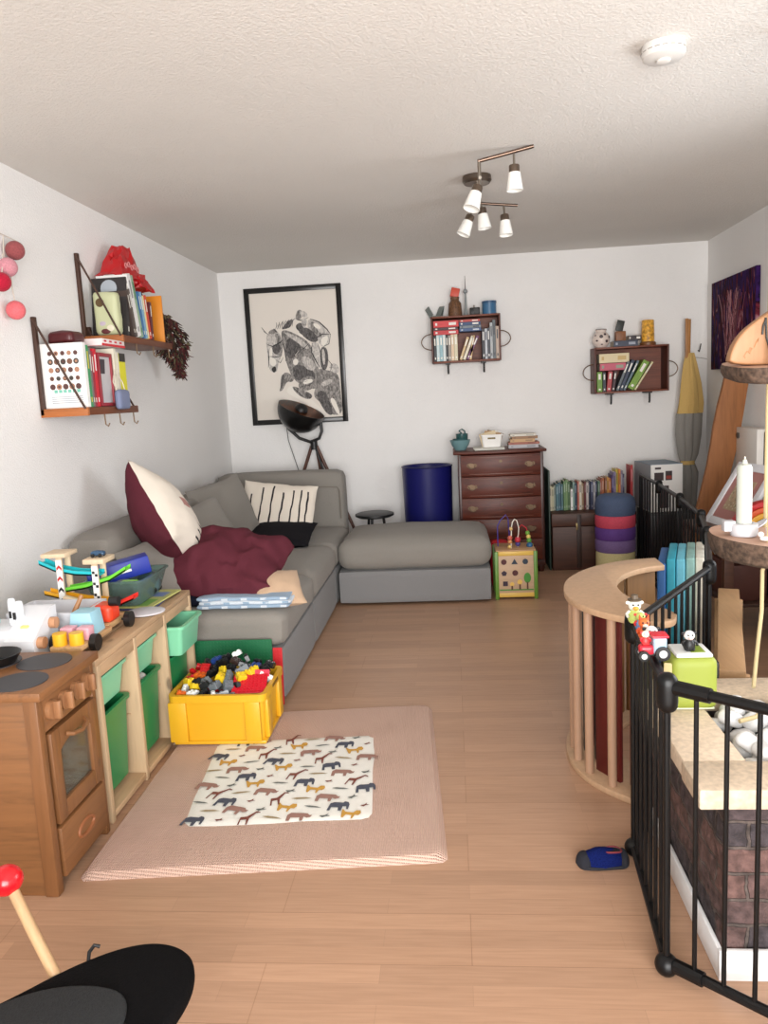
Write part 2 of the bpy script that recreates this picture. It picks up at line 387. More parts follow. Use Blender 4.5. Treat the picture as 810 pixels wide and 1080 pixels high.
# ------------------------------------------------------------------ toy stove
PINE = mat((128, 85, 50), .45, kind='wood', ax=2, c=.28, knots=1)
PINEX = mat((132, 89, 53), .45, kind='wood', ax=0, c=.28, knots=1)
PINEY = mat((133, 89, 53), .45, kind='wood', ax=1, c=.28, knots=1)
st = thing('toy_stove', 'wooden toy stove with black hob rings, oven door and drawer', 'toy stove', (-1.42, 2.22, 0))
b = B()
b.box((-1.62, 2.045, 0), (-1.235, 2.06, .61), .002)           # near side board
b.box((-1.62, 2.38, 0), (-1.235, 2.395, .61), .002)
b.box((-1.62, 2.06, 0), (-1.605, 2.38, .61)); b.box((-1.605, 2.06, .02), (-1.24, 2.38, .035)); b.box((-1.605, 2.06, .2), (-1.24, 2.38, .212))
part('carcass', b, PINEX, st)
b = B(); b.box((-1.255, 2.038, 0), (-1.212, 2.072, .61), .004); part('corner_post', b, PINE, st)
b = B(); b.box((-1.25, 2.375, 0), (-1.214, 2.4, .61), .003); part('corner_post', b, PINE, st)
b = B(); b.box((-1.64, 2.03, .61), (-1.195, 2.41, .637), .004); part('hob_top', b, PINEY, st)
b = B(); b.box((-1.24, 2.072, .5), (-1.214, 2.375, .61), .003); fas = part('control_panel', b, PINEY, st)
HOB = mat((58, 58, 62), .55)
for x, y in ((-1.31, 2.127), (-1.325, 2.305), (-1.5, 2.13), (-1.495, 2.305)):
    part('hob_ring', B().lathe([(0, .6372), (.083, .6372), (.083, .6395), (0, .6395)], (x, y, 0), 36), HOB, st)
for y in (2.11, 2.185, 2.26, 2.335):
    b = B(); b.cyl((-1.214, y, .557), (-1.199, y, .557), .029, n=24); b.box((-1.2, y-.007, .53), (-1.178, y+.007, .584), .003)
    part('knob', b, mat((158, 112, 76), .45, kind='wood', ax=2), st)
b = B()
z0, z1, y0, y1 = .205, .49, 2.085, 2.375
b.box((-1.232, y0, z0), (-1.206, y0+.05, z1), .004); b.box((-1.232, y1-.05, z0), (-1.206, y1, z1), .004)
b.box((-1.231, y0+.05, z0), (-1.207, y1-.05, z0+.055), .004)
ar = [(y0+.05, z1-.0)]+[(y0+.05, .42)]+[(y0+.05+(y1-y0-.1)*k/10, .42+.022*math.sin(PI*k/10)) for k in range(1, 10)]+[(y1-.05, .42), (y1-.05, z1)]
M_ = Matrix(((0, 0, 1, 0), (1, 0, 0, 0), (0, 1, 0, 0), (0, 0, 0, 1)))   # (a,b,c) -> x=c, y=a, z=b
b.prism(ar, -1.231, -1.207, M_)
dr = part('oven_door', b, PINE, st)
part('oven_window', B().box((-1.222, y0+.05, z0+.055), (-1.218, y1-.05, .44)), mat((225, 222, 205), .05, kind='glass', t=.93), dr, 'clear oven window')
part('door_handle', B().tube([(-1.207, 2.17, .455), (-1.19, 2.185, .448), (-1.184, 2.23, .44), (-1.19, 2.275, .448), (-1.207, 2.29, .455)], .007), PINEY, dr)
part('oven_back', B().box((-1.6, 2.062, .214), (-1.59, 2.378, .49)), mat((196, 160, 70), .6), st, 'yellow oven interior')
b = B(); b.box((-1.235, 2.085, .035), (-1.207, 2.375, .193), .005)
dw = part('drawer', b, PINEY, st)
b = B(); oval = [(2.23+.05*math.cos(a)*1.0, .118+.022*math.sin(a)) for a in [2*PI*k/20 for k in range(20)]]
b.tube([(-1.206, y, z) for y, z in oval], .006, 6, closed=True); part('drawer_grip', b, mat((150, 92, 56), .5), dw)
# ------------------------------------------------------------------ storage unit with trays
RAW = mat((192, 164, 130), .6, kind='wood', ax=2, c=.16, knots=1)
RAWY = mat((184, 152, 118), .6, kind='wood', ax=1, c=.16, knots=1)
sf = thing('storage_unit', 'low pine storage frame with green trays beside the toy stove', 'storage unit', (-1.45, 2.92, 0))
UY = (2.44, 2.75, 3.06, 3.375)
for y in UY:
    b = B()
    for k in range(4):
        b.box((-1.665+.111*k, y, .0), (-1.665+.111*k+.106 if k < 3 else -1.221, y+.026, .57), .003)
    part('upright', b, RAW, sf)
b = B()
for k in range(5): b.box((-1.67+.09*k, 2.435, .57), (-1.67+.09*k+.087, 3.405, .592), .003)
part('top', b, RAWY, sf)
b = B()
for i in range(3): b.box((-1.243, UY[i]+.026, .525), (-1.223, UY[i+1], .57), .003)
part('front_rail', b, RAWY, sf)
b = B()
for i in range(3): b.box((-1.66, UY[i]+.026, .012), (-1.223, UY[i+1], .035), .003)
part('bottom_board', b, RAWY, sf)
for i in range(3):
    b = B()
    for z in (.36, .495, .27):
        b.box((-1.655, UY[i]+.026, z), (-1.26, UY[i]+.032, z+.006)); b.box((-1.655, UY[i+1]-.006, z), (-1.26, UY[i+1], z+.006))
    part('tray_runner', b, RAWY, sf)
LG = mat((128, 204, 164), .35); DG = mat((36, 132, 78), .35)
def bin_(x1, i, z0, z1, m, lab):
    y0, y1 = UY[i]+.045, UY[i+1]-.02
    single('storage_tray', B().tray((x1-.37, y0, z0), (x1-.012, y1, z1), .014, .005, .011, .012, .02), m, lab, 'storage tray')
bin_(-1.245, 0, .385, .505, LG, 'pale green shallow tray in the bay next to the toy stove')
bin_(-1.245, 1, .385, .505, LG, 'pale green shallow tray in the middle bay of the pine storage frame')
bin_(-1.155, 2, .375, .505, LG, 'pale green tray pulled out of the bay nearest the sofa')
bin_(-1.245, 0, .06, .365, DG, 'deep dark green tray in the bay next to the toy stove')
bin_(-1.24, 1, .06, .365, DG, 'deep dark green tray in the middle bay with toys inside')
bin_(-1.225, 2, .05, .365, DG, 'deep dark green tray behind the yellow crate')
b = B(); b.sphere((-1.32, 2.88, .352), .04, (1, 1, .8)); b.sphere((-1.29, 2.93, .345), .028)
single('soft_ball', b, mat((190, 186, 180), .8), 'pale grey soft toy showing in the middle dark green tray', 'soft toy')
# ------------------------------------------------------------------ yellow crate
YEL = mat((224, 170, 36), .38)
cr = thing('storage_crate', 'yellow plastic crate full of toy bricks on the play mat', 'crate', (-1.0, 3.16, .026))
b = B(); b.tray((-1.2, 3.0, .028), (-.81, 3.33, .245), .012, .006, .012, .03, .025)
b.box((-1.2, 3.0, .028), (-.81, 3.33, .044), .006)
part('tub', b, YEL, cr)
for x in (-1.165, -.845): part('front_rib', B().box((x-.045, 2.985, .045), (x+.03 if x < -1 else x+.02, 3.004, .216), .004), YEL, cr)
for y in (3.06, 3.27): part('side_rib', B().box((-.82, y-.03, .045), (-.8, y+.03, .216), .004), YEL, cr)
b = B(); b.box((-.803, 3.12, .226), (-.7955, 3.22, .24), .003); part('grip_slot', b, mat((120, 84, 12), .6), cr)
# bricks: a hidden bulk plus the pieces that show on top
bb = B(); cols = [(196, 28, 34), (24, 24, 28), (240, 240, 238), (236, 200, 40), (112, 118, 124), (40, 70, 140), (34, 110, 60), (220, 104, 36), (60, 44, 40)]
CN = ['red', 'black', 'white', 'yellow', 'grey', 'blue', 'green', 'orange', 'dark brown']
bm_ = [mat(c, .28) for c in cols]
for k in range(260):
    x = random.uniform(-1.15, -.86); y = random.uniform(3.05, 3.28); z = random.uniform(.05, .185+.07*max(0, 1-abs(x+.98)/.2)*(y-3.0)/.3)
    bb.m(random.choice((1, 4, 5, 8, 0))).box((-.02, -.012, -.008), (.02, .012, .008), M=T(x, y, z) @ Euler((random.uniform(-.5, .5), random.uniform(-.5, .5), random.uniform(0, 6))).to_matrix().to_4x4())
single('toy_bricks', bb, bm_, 'jumbled small toy bricks filling the yellow crate', 'toy bricks', kind='stuff')
def brick(nx, ny, h, mtx, ci, extra=None):
    p = .0195; b = B(); b.box((-nx*p/2, -ny*p/2, 0), (nx*p/2, ny*p/2, h), .001, 1)
    for i in range(nx):
        for j in range(ny): b.cyl(((i-nx/2+.5)*p, (j-ny/2+.5)*p, h), ((i-nx/2+.5)*p, (j-ny/2+.5)*p, h+.004), .0062, n=8)
    bmesh.ops.transform(b.bm, matrix=mtx, verts=b.bm.verts[:])
    o = single('toy_brick', b, bm_[ci], 'small %s toy brick lying on the heap in the yellow crate' % CN[ci], 'toy brick', '%s toy bricks on top of the heap in the crate' % CN[ci])
    return o
ptn = {0: (0, 1, 5, 1, 2, 1, 1, 1), 1: (0, 0, 1, 1, 8, 1, 5, 1), 2: (0, 7, 1, 3, 1, 4, 3, 2), 3: (3, 1, 4, 3, 4, 3, 1, 2), 4: (2, 3, 1, 4, 4, 1, 0, 0), 5: (7, 2, 1, 2, 4, 4, 0, 0)}
for r_ in range(6):
    y = 3.275-.048*r_
    for c_ in range(8):
        x = -1.165+.045*c_+random.uniform(-.004, .004)
        if r_ >= 4 and c_ >= 6 or (r_ == 3 and c_ >= 6): continue
        hz = .2+.1*max(0, 1-abs(x+.99)/.26)*(1-r_/5.0)**.8+(.012 if r_ < 4 else .012)
        nx, ny = random.choice(((2, 2), (3, 2), (2, 1), (3, 1), (2, 2)))
        ci = ptn[r_][c_]
        brick(nx, ny, random.choice((.02, .026, .03)), T(x, y, hz+random.uniform(0, .012)) @ Euler((random.uniform(-.5, .5), random.uniform(-.5, .5), random.uniform(0, 3))).to_matrix().to_4x4(), ci)
def plate(name, cx, w_, h_, M, m, lab, cat, pitch=.016, th=.005, g=None):
    b = B(); b.box((-w_/2, -h_/2, 0), (w_/2, h_/2, th), .002, 1)
    nx = int(w_/pitch); ny = int(h_/pitch)
    for i in range(nx):
        for j in range(ny): b.cyl(((i-nx/2+.5)*pitch, (j-ny/2+.5)*pitch, th), ((i-nx/2+.5)*pitch, (j-ny/2+.5)*pitch, th+.003), .005, n=6)
    bmesh.ops.transform(b.bm, matrix=M, verts=b.bm.verts[:])
    return single(name, b, m, lab, cat)
plate('brick_baseplate', 0, .145, .12, T(-.89, 3.1, .25) @ rot('Z', 6) @ rot('X', 20), mat((206, 26, 44), .3), 'red studded plate lying on the bricks in the crate', 'building plate')
plate('brick_baseplate', 0, .13, .03, T(-.885, 3.172, .272) @ rot('X', 62), mat((226, 60, 84), .3), 'narrow bright red plate propped behind the other red plate in the crate', 'building plate')
plate('brick_baseplate', 0, .40, .31, T(-1.08, 3.475, .168) @ rot('X', 84), mat((20, 104, 64), .4), 'large dark green studded baseplate standing against the sofa', 'building plate')
plate('brick_baseplate', 0, .045, .27, T(-.853, 3.465, .15) @ rot('X', 84), mat((196, 34, 42), .4), 'narrow red baseplate standing beside the green baseplate', 'building plate')
# ------------------------------------------------------------------ sofa
GREY = mat((139, 134, 127), .95, kind='fabric', c=.08); GREYB = mat((130, 129, 129), .95, kind='fabric', c=.05)
so = thing('corner_sofa', 'grey fabric modular corner sofa along the left and back walls', 'sofa', (-1.35, 5.0, 0))
SY = (3.52, 4.36, 5.2, 5.985)
for i in range(3):
    part('plinth', B().soft((-1.63, SY[i]+.003, .015), (-.832, SY[i+1]-.003, .27), .02, n=8), GREYB, so)
    part('seat_cushion', B().soft((-1.63, SY[i]+.002, .262), (-.822, SY[i+1]-.002, .442), .06, .025, n=14, wr=.004), GREY, so)
for y0, y1 in ((3.52, 5.0), (5.005, 5.985)):
    bk = part('backrest', B().soft((-1.875, y0, .02), (-1.62, y1, .835), .075, .012, n=14, wr=.004), GREY, so)
bk = part('backrest', B().soft((-1.875, 5.99, .02), (-.855, 6.21, .87), .06, .01, n=14, wr=.003), GREY, so)
b = B(); b.tube([(-1.6, 5.988, .75), (-1.3, 5.986, .752), (-1.0, 5.986, .752), (-.905, 5.988, .745), (-.89, 5.988, .72), (-.887, 5.988, .5)], .004, 6); part('piping', b, mat((120, 112, 102), .9), bk)
for y0, y1 in ((3.52, 4.36), (4.36, 5.2)):
    pass
ot = thing('footstool', 'wide grey footstool pushed against the sofa seat', 'footstool', (-.3, 5.57, 0))
part('plinth', B().soft((-.818, 5.217, .015), (.228, 5.94, .245), .02, n=8), GREYB, ot)
part('seat_cushion', B().soft((-.822, 5.21, .238), (.236, 5.945, .455), .09, .04, n=16, wr=.004), GREY, ot)
def PM(loc, nrm, up, roll=0):
    """frame whose z is the pillow's face normal and y its up edge"""
    z = Vector(nrm).normalized(); y = Vector(up); y = (y-z*y.dot(z)).normalized(); x = y.cross(z)
    m = Matrix((x, y, z)).transposed().to_4x4(); m.translation = Vector(loc); return m @ rot('Z', roll)
single('sofa_cushion', B().pillow(.6, .46, .2, PM((-1.43, 3.80, .585), (1, -.35, .6), (-.5, 0, 1)), wr=.01, seed=1), GREY, 'grey sofa cushion slumped on the near seat below the maroon and white cushion', 'cushion')
single('sofa_cushion', B().pillow(.46, .44, .16, PM((-1.47, 4.52, .645), (1, -.35, .45), (-.3, 0, 1)), wr=.01, seed=3), GREY, 'grey sofa cushion in the middle leaning behind the maroon pillow', 'cushion')
single('sofa_cushion', B().pillow(.62, .5, .18, PM((-1.54, 5.12, .68), (1, -.35, .35), (-.3, 0, 1)), wr=.01, seed=5), GREY, 'grey sofa cushion leaning in the corner beside the striped cushion', 'cushion')
MAR = mat((92, 42, 52), .9, kind='fabric', c=.12); CRM = mat((228, 218, 204), .9, kind='fabric', c=.03); INK = mat((40, 34, 38), .9)
def stems(i, j, n, mi):
    return 2 if (i in (5, 9, 12, 15, 17) and 1 < j < (17 - (i % 4)*1)) else mi
single('scatter_cushion', B().pillow(.52, .52, .3, PM((-1.50, 3.9, .835), (.84, .36, .42), (-.3, -.5, .8), 30), n=44, mats=(0, 1), pinch=.05, wr=.01, seed=9,
    stripe=lambda i, j, n, mi: 2 if (i in (4, 8, 12, 16, 20, 25, 29, 33, 36, 39) and 2 < j < 30-(i*5 % 9)) else (3 if (23 > i > 17 and 27 < j < 34) else mi)), [CRM, MAR, INK, mat((178, 130, 122), .9)], 'cream and maroon cushion printed with thin plants, standing on its corner', 'cushion')
single('scatter_cushion', B().pillow(.54, .42, .14, PM((-1.27, 5.5, .655), (.12, -1, .6), (-.25, .3, 1), -20), n=44, mats=(0, 1), pinch=.04, wr=.012, seed=12,
    stripe=lambda i, j, n, mi: 2 if (i in (5, 12, 18, 24, 30, 35, 39) and 0 < j < 40-(i*7 % 9)) else mi), [CRM, MAR, INK], 'cream cushion with black vertical stripes resting on the black pillow', 'cushion')
single('scatter_cushion', B().pillow(.5, .5, .12, PM((-1.23, 5.27, .515), (.05, -.15, 1), (0, 1, 0), 2), wr=.01, seed=15), mat((30, 29, 33), .9, kind='fabric'), 'black velvety cushion lying flat under the striped cushion', 'cushion')
single('scatter_cushion', B().pillow(.6, .5, .32, PM((-1.19, 3.86, .59), (.12, -.45, 1), (-.1, 1, .3), -8), n=34, wr=.036, seed=21, pinch=.03), MAR, 'rumpled plain maroon pillow heaped on the near seat', 'cushion')
single('scatter_cushion', B().pillow(.25, .27, .09, PM((-.885, 3.72, .515), (.3, -.4, 1), (.1, 1, .2), 30), n=24, wr=.014, seed=27), mat((196, 166, 138), .9, kind='fabric'), 'small beige cushion with tasselled corner beside the maroon pillow', 'cushion')
bt = B()
for k, (dz, dx) in enumerate(((0, 0), (.0165, .008), (.033, -.004))):
    bt.m(k % 2).soft((-1.25+dx, 3.545+.008*k, .458+dz), (-.80+dx, 3.72, .475+dz), .0085, .003, n=22, wr=.006)
    for q in range(5):
        x = -1.22+dx+.095*q; bt.m(1-k % 2).box((x, 3.543+.008*k, .461+dz), (x+.03, 3.545+.008*k, .472+dz))
single('folded_blanket', bt, [mat((150, 172, 194), .9, kind='fabric'), mat((206, 214, 222), .9, kind='fabric')], 'folded pale blue and white striped cloth at the front of the seat', 'blanket')
single('dark_cloth', B().soft((-1.46, 3.6, .46), (-1.24, 3.82, .5), .02, .01, n=12, wr=.018), mat((30, 32, 48), .9, kind='fabric'), 'dark navy cloth tucked under the maroon pillow', 'cloth')
# ------------------------------------------------------------------ toys on the storage unit and stove
pn = thing('frying_pan', 'small black toy pan on the rear hob ring', 'toy pan', (-1.47, 2.28, .64))
part('pan_bowl', B().lathe([(0, .642), (.055, .642), (.075, .672), (.079, .672), (.06, .640), (0, .640)], (-1.48, 2.29, 0), 28), BLACK, pn)
part('handle', B().tube([(-1.535, 2.25, .665), (-1.6, 2.2, .675), (-1.66, 2.15, .677)], .008), BLACK, pn)
WT = mat((226, 228, 232), .45)
wbx = thing('toy_till', 'white wooden toy box with two round wooden knobs behind the stove', 'wooden toy', (-1.62, 2.53, .592))
b = B()
M_y = Matrix(((0, 0, 1, 0), (1, 0, 0, 0), (0, 1, 0, 0), (0, 0, 0, 1)))
b.box((-1.85, 2.47, .593), (-1.545, 2.64, .69), .003)
b.prism([(2.45, .593), (2.62, .593), (2.62, .745), (2.585, .745), (2.45, .66)], -1.545, -1.44, M_y)
part('case', b, WT, wbx)
for y, z in ((2.485, .645), (2.575, .69)):
    part('knob', B().cyl((-1.44, y, z), (-1.418, y, z), .02, n=20), mat((190, 140, 104), .5, kind='wood', ax=2), wbx)
b = B()
for dx, r_ in ((0, 0), (.026, .1)):
    b.soft((-1.572+dx, 2.535, .69), (-1.544+dx, 2.555, .79-dx*.4), .012, n=6)
b.m(1).box((-1.565, 2.532, .72), (-1.557, 2.536, .745)); b.box((-1.552, 2.532, .715), (-1.543, 2.536, .74))
single('rabbit_figure', b, [WT, BLACK], 'white rabbit ear shaped wooden figure on the white toy box', 'wooden toy')
single('toy_ring', B().tube([(-1.63+.026*math.cos(a), 2.53, .717+.026*math.sin(a)) for a in [2*PI*k/20 for k in range(20)]], .006, 8, True), mat((150, 210, 208), .4), 'pale turquoise ring standing on the white toy box', 'toy')
single('toy_block', B().soft((-1.515, 2.5, .672), (-1.48, 2.535, .7), .008, n=4), mat((236, 220, 130), .5), 'pale yellow block on the white toy box', 'toy block')
single('toy_bin', B().tray((-1.66, 2.66, .593), (-1.36, 2.86, .7), .004, .008, .002, .01, .012), mat((206, 206, 210), .5), 'pale grey open box on the storage unit behind the blocks', 'box')
single('wooden_brush', B().tube([(-1.45, 2.72, .64), (-1.41, 2.76, .74)], [.012, .008]), mat((170, 120, 74), .5, kind='wood', ax=2), 'brown wooden brush handle sticking out of the pale grey box', 'brush')
tk = thing('wooden_truck', 'wooden pull truck with red front and black wheels carrying blocks', 'toy truck', (-1.33, 2.68, .592))
WD = mat((206, 164, 116), .5, kind='wood', ax=1)
part('bed', B().box((-1.40, 2.475, .612), (-1.285, 2.72, .63), .004), WD, tk)
b = B(); b.box((-1.37, 2.72, .612), (-1.3, 2.9, .634), .005); part('chassis', b, WD, tk)
b = B(); b.soft((-1.385, 2.74, .634), (-1.295, 2.83, .7), .016, n=6); part('cab', b, mat((226, 66, 36), .4), tk)
for x in (-1.415, -1.271):
    for y in (2.55, 2.84):
        part('wheel', B().cyl((x-.011, y, .622), (x+.011, y, .622), .03, n=20), BLACK, tk)
part('axle', B().cyl((-1.405, 2.55, .622), (-1.28, 2.55, .622), .005), BLACK, tk); part('axle', B().cyl((-1.405, 2.84, .622), (-1.28, 2.84, .622), .005), BLACK, tk)
part('headlight', B().cyl((-1.305, 2.765, .712), (-1.27, 2.765, .712), .018), BLACK, tk)
YB = mat((238, 182, 40), .4); PK = mat((228, 168, 180), .45)
single('toy_cylinder', B().cyl((-1.372, 2.5, .63), (-1.372, 2.5, .672), .024, n=20), YB, 'yellow cylinder block on the truck, the one closer to the wall', 'toy block')
single('toy_cylinder', B().cyl((-1.315, 2.505, .63), (-1.315, 2.505, .672), .024, n=20), YB, 'yellow cylinder block on the truck, the one closer to the rug', 'toy block')
single('toy_block', B().box((-1.395, 2.545, .63), (-1.35, 2.59, .675), .003), PK, 'pink cube on the truck, the one closer to the wall', 'toy block')
single('toy_block', B().box((-1.335, 2.545, .63), (-1.29, 2.59, .675), .003), PK, 'pink cube on the truck, the one closer to the rug', 'toy block')
b = B(); b.prism([(-1.4, .63), (-1.3, .63), (-1.312, .71), (-1.385, .71)], 2.61, 2.7, Matrix(((1, 0, 0, 0), (0, 0, 1, 0), (0, 1, 0, 0), (0, 0, 0, 1))), .006)
single('toy_block', b, mat((160, 206, 222), .45), 'pale blue wedge block on the truck behind the pink cubes', 'toy block')
# ramp racer
rr = thing('car_ramp', 'wooden toy car ramp tower with turquoise, green, yellow and red tracks', 'toy car ramp', (-1.5, 2.97, .592))
LW = mat((220, 196, 164), .55, kind='wood', ax=2, c=.12)
for x, zt in ((-1.575, .855), (-1.43, .825)):
    for y in (2.93, 3.0):
        b = B(); b.m(0).box((x-.012, y-.006, .593), (x+.012, y+.006, zt), .002)
        if y == 2.93:
            b.m(1).box((x-.0125, y-.0068, .61), (x+.0125, y-.006, zt-.01))
            for k in range(4):
                z = zt-.03-k*.045
                if x < -1.5: b.m(2 if k < 2 else (3 if k == 2 else 4)).poly([(x-.011, y-.0072, z-.012), (x, y-.0072, z), (x+.011, y-.0072, z-.012), (x+.011, y-.0072, z-.024), (x, y-.0072, z-.012), (x-.011, y-.0072, z-.024)])
                else:
                    for i2 in range(2): b.m(3 if k != 3 else 2).poly([(x-.011+.011*i2, y-.0072, z-.011*i2), (x+.011*i2, y-.0072, z-.011*i2), (x+.011*i2, y-.0072, z-.011-.011*i2), (x-.011+.011*i2, y-.0072, z-.011-.011*i2)])
        part('post', b, [LW, WHITE, mat((190, 40, 40), .5), BLACK, mat((70, 84, 130), .5)], rr)
part('cap', B().box((-1.64, 2.91, .855), (-1.54, 3.02, .872), .003), LW, rr)
part('cap', B().box((-1.47, 2.91, .825), (-1.385, 3.02, .845), .003), LW, rr)
part('base', B().box((-1.62, 2.935, .593), (-1.39, 2.995, .602), .002), LW, rr)
def track(pts, col, nm):
    b = B(); N = len(pts)
    for (x0, z0), (x1, z1) in zip(pts, pts[1:]):
        for ya, yb, h in ((2.937, 2.993, .006), (2.937, 2.943, .018), (2.987, 2.993, .018)):
            t = bmesh.new(); v = [t.verts.new(p) for p in ((x0, ya, z0), (x1, ya, z1), (x1, yb, z1), (x0, yb, z0), (x0, ya, z0+h), (x1, ya, z1+h), (x1, yb, z1+h), (x0, yb, z0+h))]
            for f in ((0, 3, 2, 1), (4, 5, 6, 7), (0, 1, 5, 4), (1, 2, 6, 5), (2, 3, 7, 6), (3, 0, 4, 7)): t.faces.new([v[i] for i in f])
            b.add(t)
    part('track', b, mat(col, .35), rr, nm)
track([(-1.665, .825), (-1.6, .795), (-1.52, .778), (-1.42, .772)], (40, 190, 200), 'turquoise track')
track([(-1.57, .71), (-1.48, .722), (-1.38, .75), (-1.31, .79)], (110, 206, 60), 'green track')
track([(-1.655, .70), (-1.6, .685), (-1.5, .665), (-1.4, .655)], (238, 174, 40), 'yellow track')
track([(-1.44, .622), (-1.38, .635), (-1.29, .672)], (226, 50, 40), 'red track')
cl = thing('toy_car', 'tiny dark blue toy car on top of the ramp tower', 'toy car', (-1.43, 2.965, .845))
part('car_body', B().soft((-1.455, 2.95, .851), (-1.4, 2.98, .868), .007, .004, n=6), mat((50, 80, 110), .25), cl)
for x in (-1.443, -1.412):
    for y in (2.947, 2.983): part('wheel', B().cyl((x, y-.003, .853), (x, y+.003, .853), .0075, n=12), BLACK, cl)
single('wooden_plank', B().box((-.095, -.015, -.006), (.095, .015, .006), .003, M=T(-1.455, 2.885, .675) @ rot('Y', 18)), LW, 'short pale wooden plank leaning in front of the ramp tower', 'toy plank')
single('toy_paddle', B().prism([(.075*math.cos(a)*(1 if math.cos(a) < 0 else 1.1), .05*math.sin(a)) for a in [2*PI*k/28 for k in range(28)]], 0, .008, T(-1.275, 3.0, .6) @ rot('Z', 20) @ rot('X', 6), .003), mat((196, 194, 198), .5), 'light grey rounded plastic piece beside the ramp tower', 'toy')
# translucent box with toys
gb = thing('plastic_box', 'see-through grey green plastic box of toys on the magazines', 'plastic box', (-1.43, 3.2, .605))
b = B(); b.tray((-1.55, 3.05, .609), (-1.3, 3.37, .72), .03, .004, .008, .006, .03)
part('tub', b, mat((150, 178, 170), .15, kind='glass', t=.75), gb)
b = B(); b.box((-.13, -.05, 0), (.13, .05, .075), .006); b.m(1).box((-.02, -.052, .03), (.05, -.05, .04))
bmesh.ops.transform(b.bm, matrix=T(-1.45, 3.2, .70) @ rot('Z', 28) @ rot('Y', -10), verts=b.bm.verts[:])
single('toy_case', b, [mat((28, 48, 150), .4), WHITE], 'bright blue oblong case sticking out of the plastic box', 'toy case')
for (x, y, c, s_) in ((-1.4, 3.12, (96, 104, 108), 'grey toy car lying in the plastic box'), (-1.36, 3.28, (70, 90, 92), 'dark teal toy car at the sofa end of the plastic box')):
    cc = thing('toy_car', s_, 'toy car', (x, y, .62))
    part('car_body', B().soft((x-.05, y-.03, .625), (x+.05, y+.03, .7), .022, .015, n=8), mat(c, .3), cc)
    for dx in (-.03, .03):
        for dy in (-.03, .03): part('wheel', B().cyl((x+dx, y+dy-.005, .632), (x+dx, y+dy+.005, .632), .014, n=14), BLACK, cc)
single('toy_leaf', B().soft((-1.4, 3.07, .7), (-1.33, 3.11, .716), .007, n=5), mat((140, 200, 70), .5), 'lime green toy piece lying on the grey car', 'toy')
for k, (c, lab, dx, a) in enumerate((((60, 70, 120), 'navy magazine, lowest under the plastic box', 0, 4), ((196, 196, 120), 'green and yellow magazine under the plastic box', .01, -5))):
    b = B(); b.box((-.105, -.15, 0), (.105, .15, .0065), .001, 1)
    b.m(1).poly([(-.08, -.13, .0068), (.08, -.13, .0068), (.08, -.02, .0068), (-.08, -.02, .0068)]); b.m(2).poly([(-.08, .02, .0068), (.08, .02, .0068), (.08, .1, .0068), (-.08, .1, .0068)])
    bmesh.ops.transform(b.bm, matrix=T(-1.375+dx, 3.22, .5925+.0075*k) @ rot('Z', a), verts=b.bm.verts[:])
    single('magazine', b, [mat(c, .4), mat((126, 170, 80), .4), mat((120, 140, 190), .4)], lab, 'magazine')
# ------------------------------------------------------------------ baby bouncer in the near corner
bc = thing('baby_bouncer', 'black fabric baby bouncer with a wooden toy bar in the near corner', 'baby bouncer', (-.85, 1.15, 0))
BF = mat((13, 12, 13), .95, kind='fabric', c=.2, scale=260)
def smooth_poly(p, k=3):
    for _ in range(k):
        q = []
        for i in range(len(p)):
            a, c = Vector(p[i]), Vector(p[(i+1) % len(p)]); q += [tuple(a*.75+c*.25), tuple(a*.25+c*.75)]
        p = q
    return p
sp_ = smooth_poly([(-1.15, 1.08), (-.93, 1.27), (-.8, 1.415), (-.68, 1.475), (-.575, 1.44), (-.545, 1.34), (-.575, 1.2), (-.65, 1.05), (-.8, .88), (-1.1, .83)])
part('seat', B().prism(sp_, .262, .302, None, .014, 4), BF, bc)
gp = smooth_poly([(-1.12, 1.06), (-.95, 1.24), (-.83, 1.325), (-.68, 1.325), (-.635, 1.25), (-.655, 1.13), (-.75, .97), (-1.05, .9)])
part('pad', B().prism(gp, .300, .312, None, .006, 3), mat((50, 51, 52), .8, kind='fabric', scale=300), bc, 'dark grey seat pad')
BW = mat((186, 150, 110), .45, kind='wood', ax=2, c=.12)
part('toy_bar', B().tube([(-.84, 1.37, .285), (-.9, 1.405, .36), (-.965, 1.445, .445)], .0115, 14), BW, bc)
part('bead', B().sphere((-.972, 1.446, .452), .034, (1, 1, .92), u=24, v=16), mat((206, 24, 34), .2), bc, 'glossy red wooden bead')
part('toy_bar', B().tube([(-.99, 1.43, .456), (-1.1, 1.36, .462), (-1.22, 1.28, .46)], .0115, 12), BW, bc)
part('bead', B().sphere((-1.02, 1.41, .458), .024), BW, bc)
part('hook', B().tube([(-.79, 1.405, .295), (-.788, 1.41, .315), (-.778, 1.415, .327), (-.768, 1.418, .322)], .004, 8), BLACK, bc)
part('frame', B().tube([(-1.15, 1.3, .015), (-.65, 1.3, .015), (-.55, 1.2, .015), (-.55, .9, .015), (-1.15, .9, .015)], .01, 10, True), BLACK, bc)
for x in (-1.1, -.66): part('leg', B().tube([(x, 1.28, .015), (x, 1.18, .14), (x, 1.1, .268)], .01, 8), BLACK, bc)
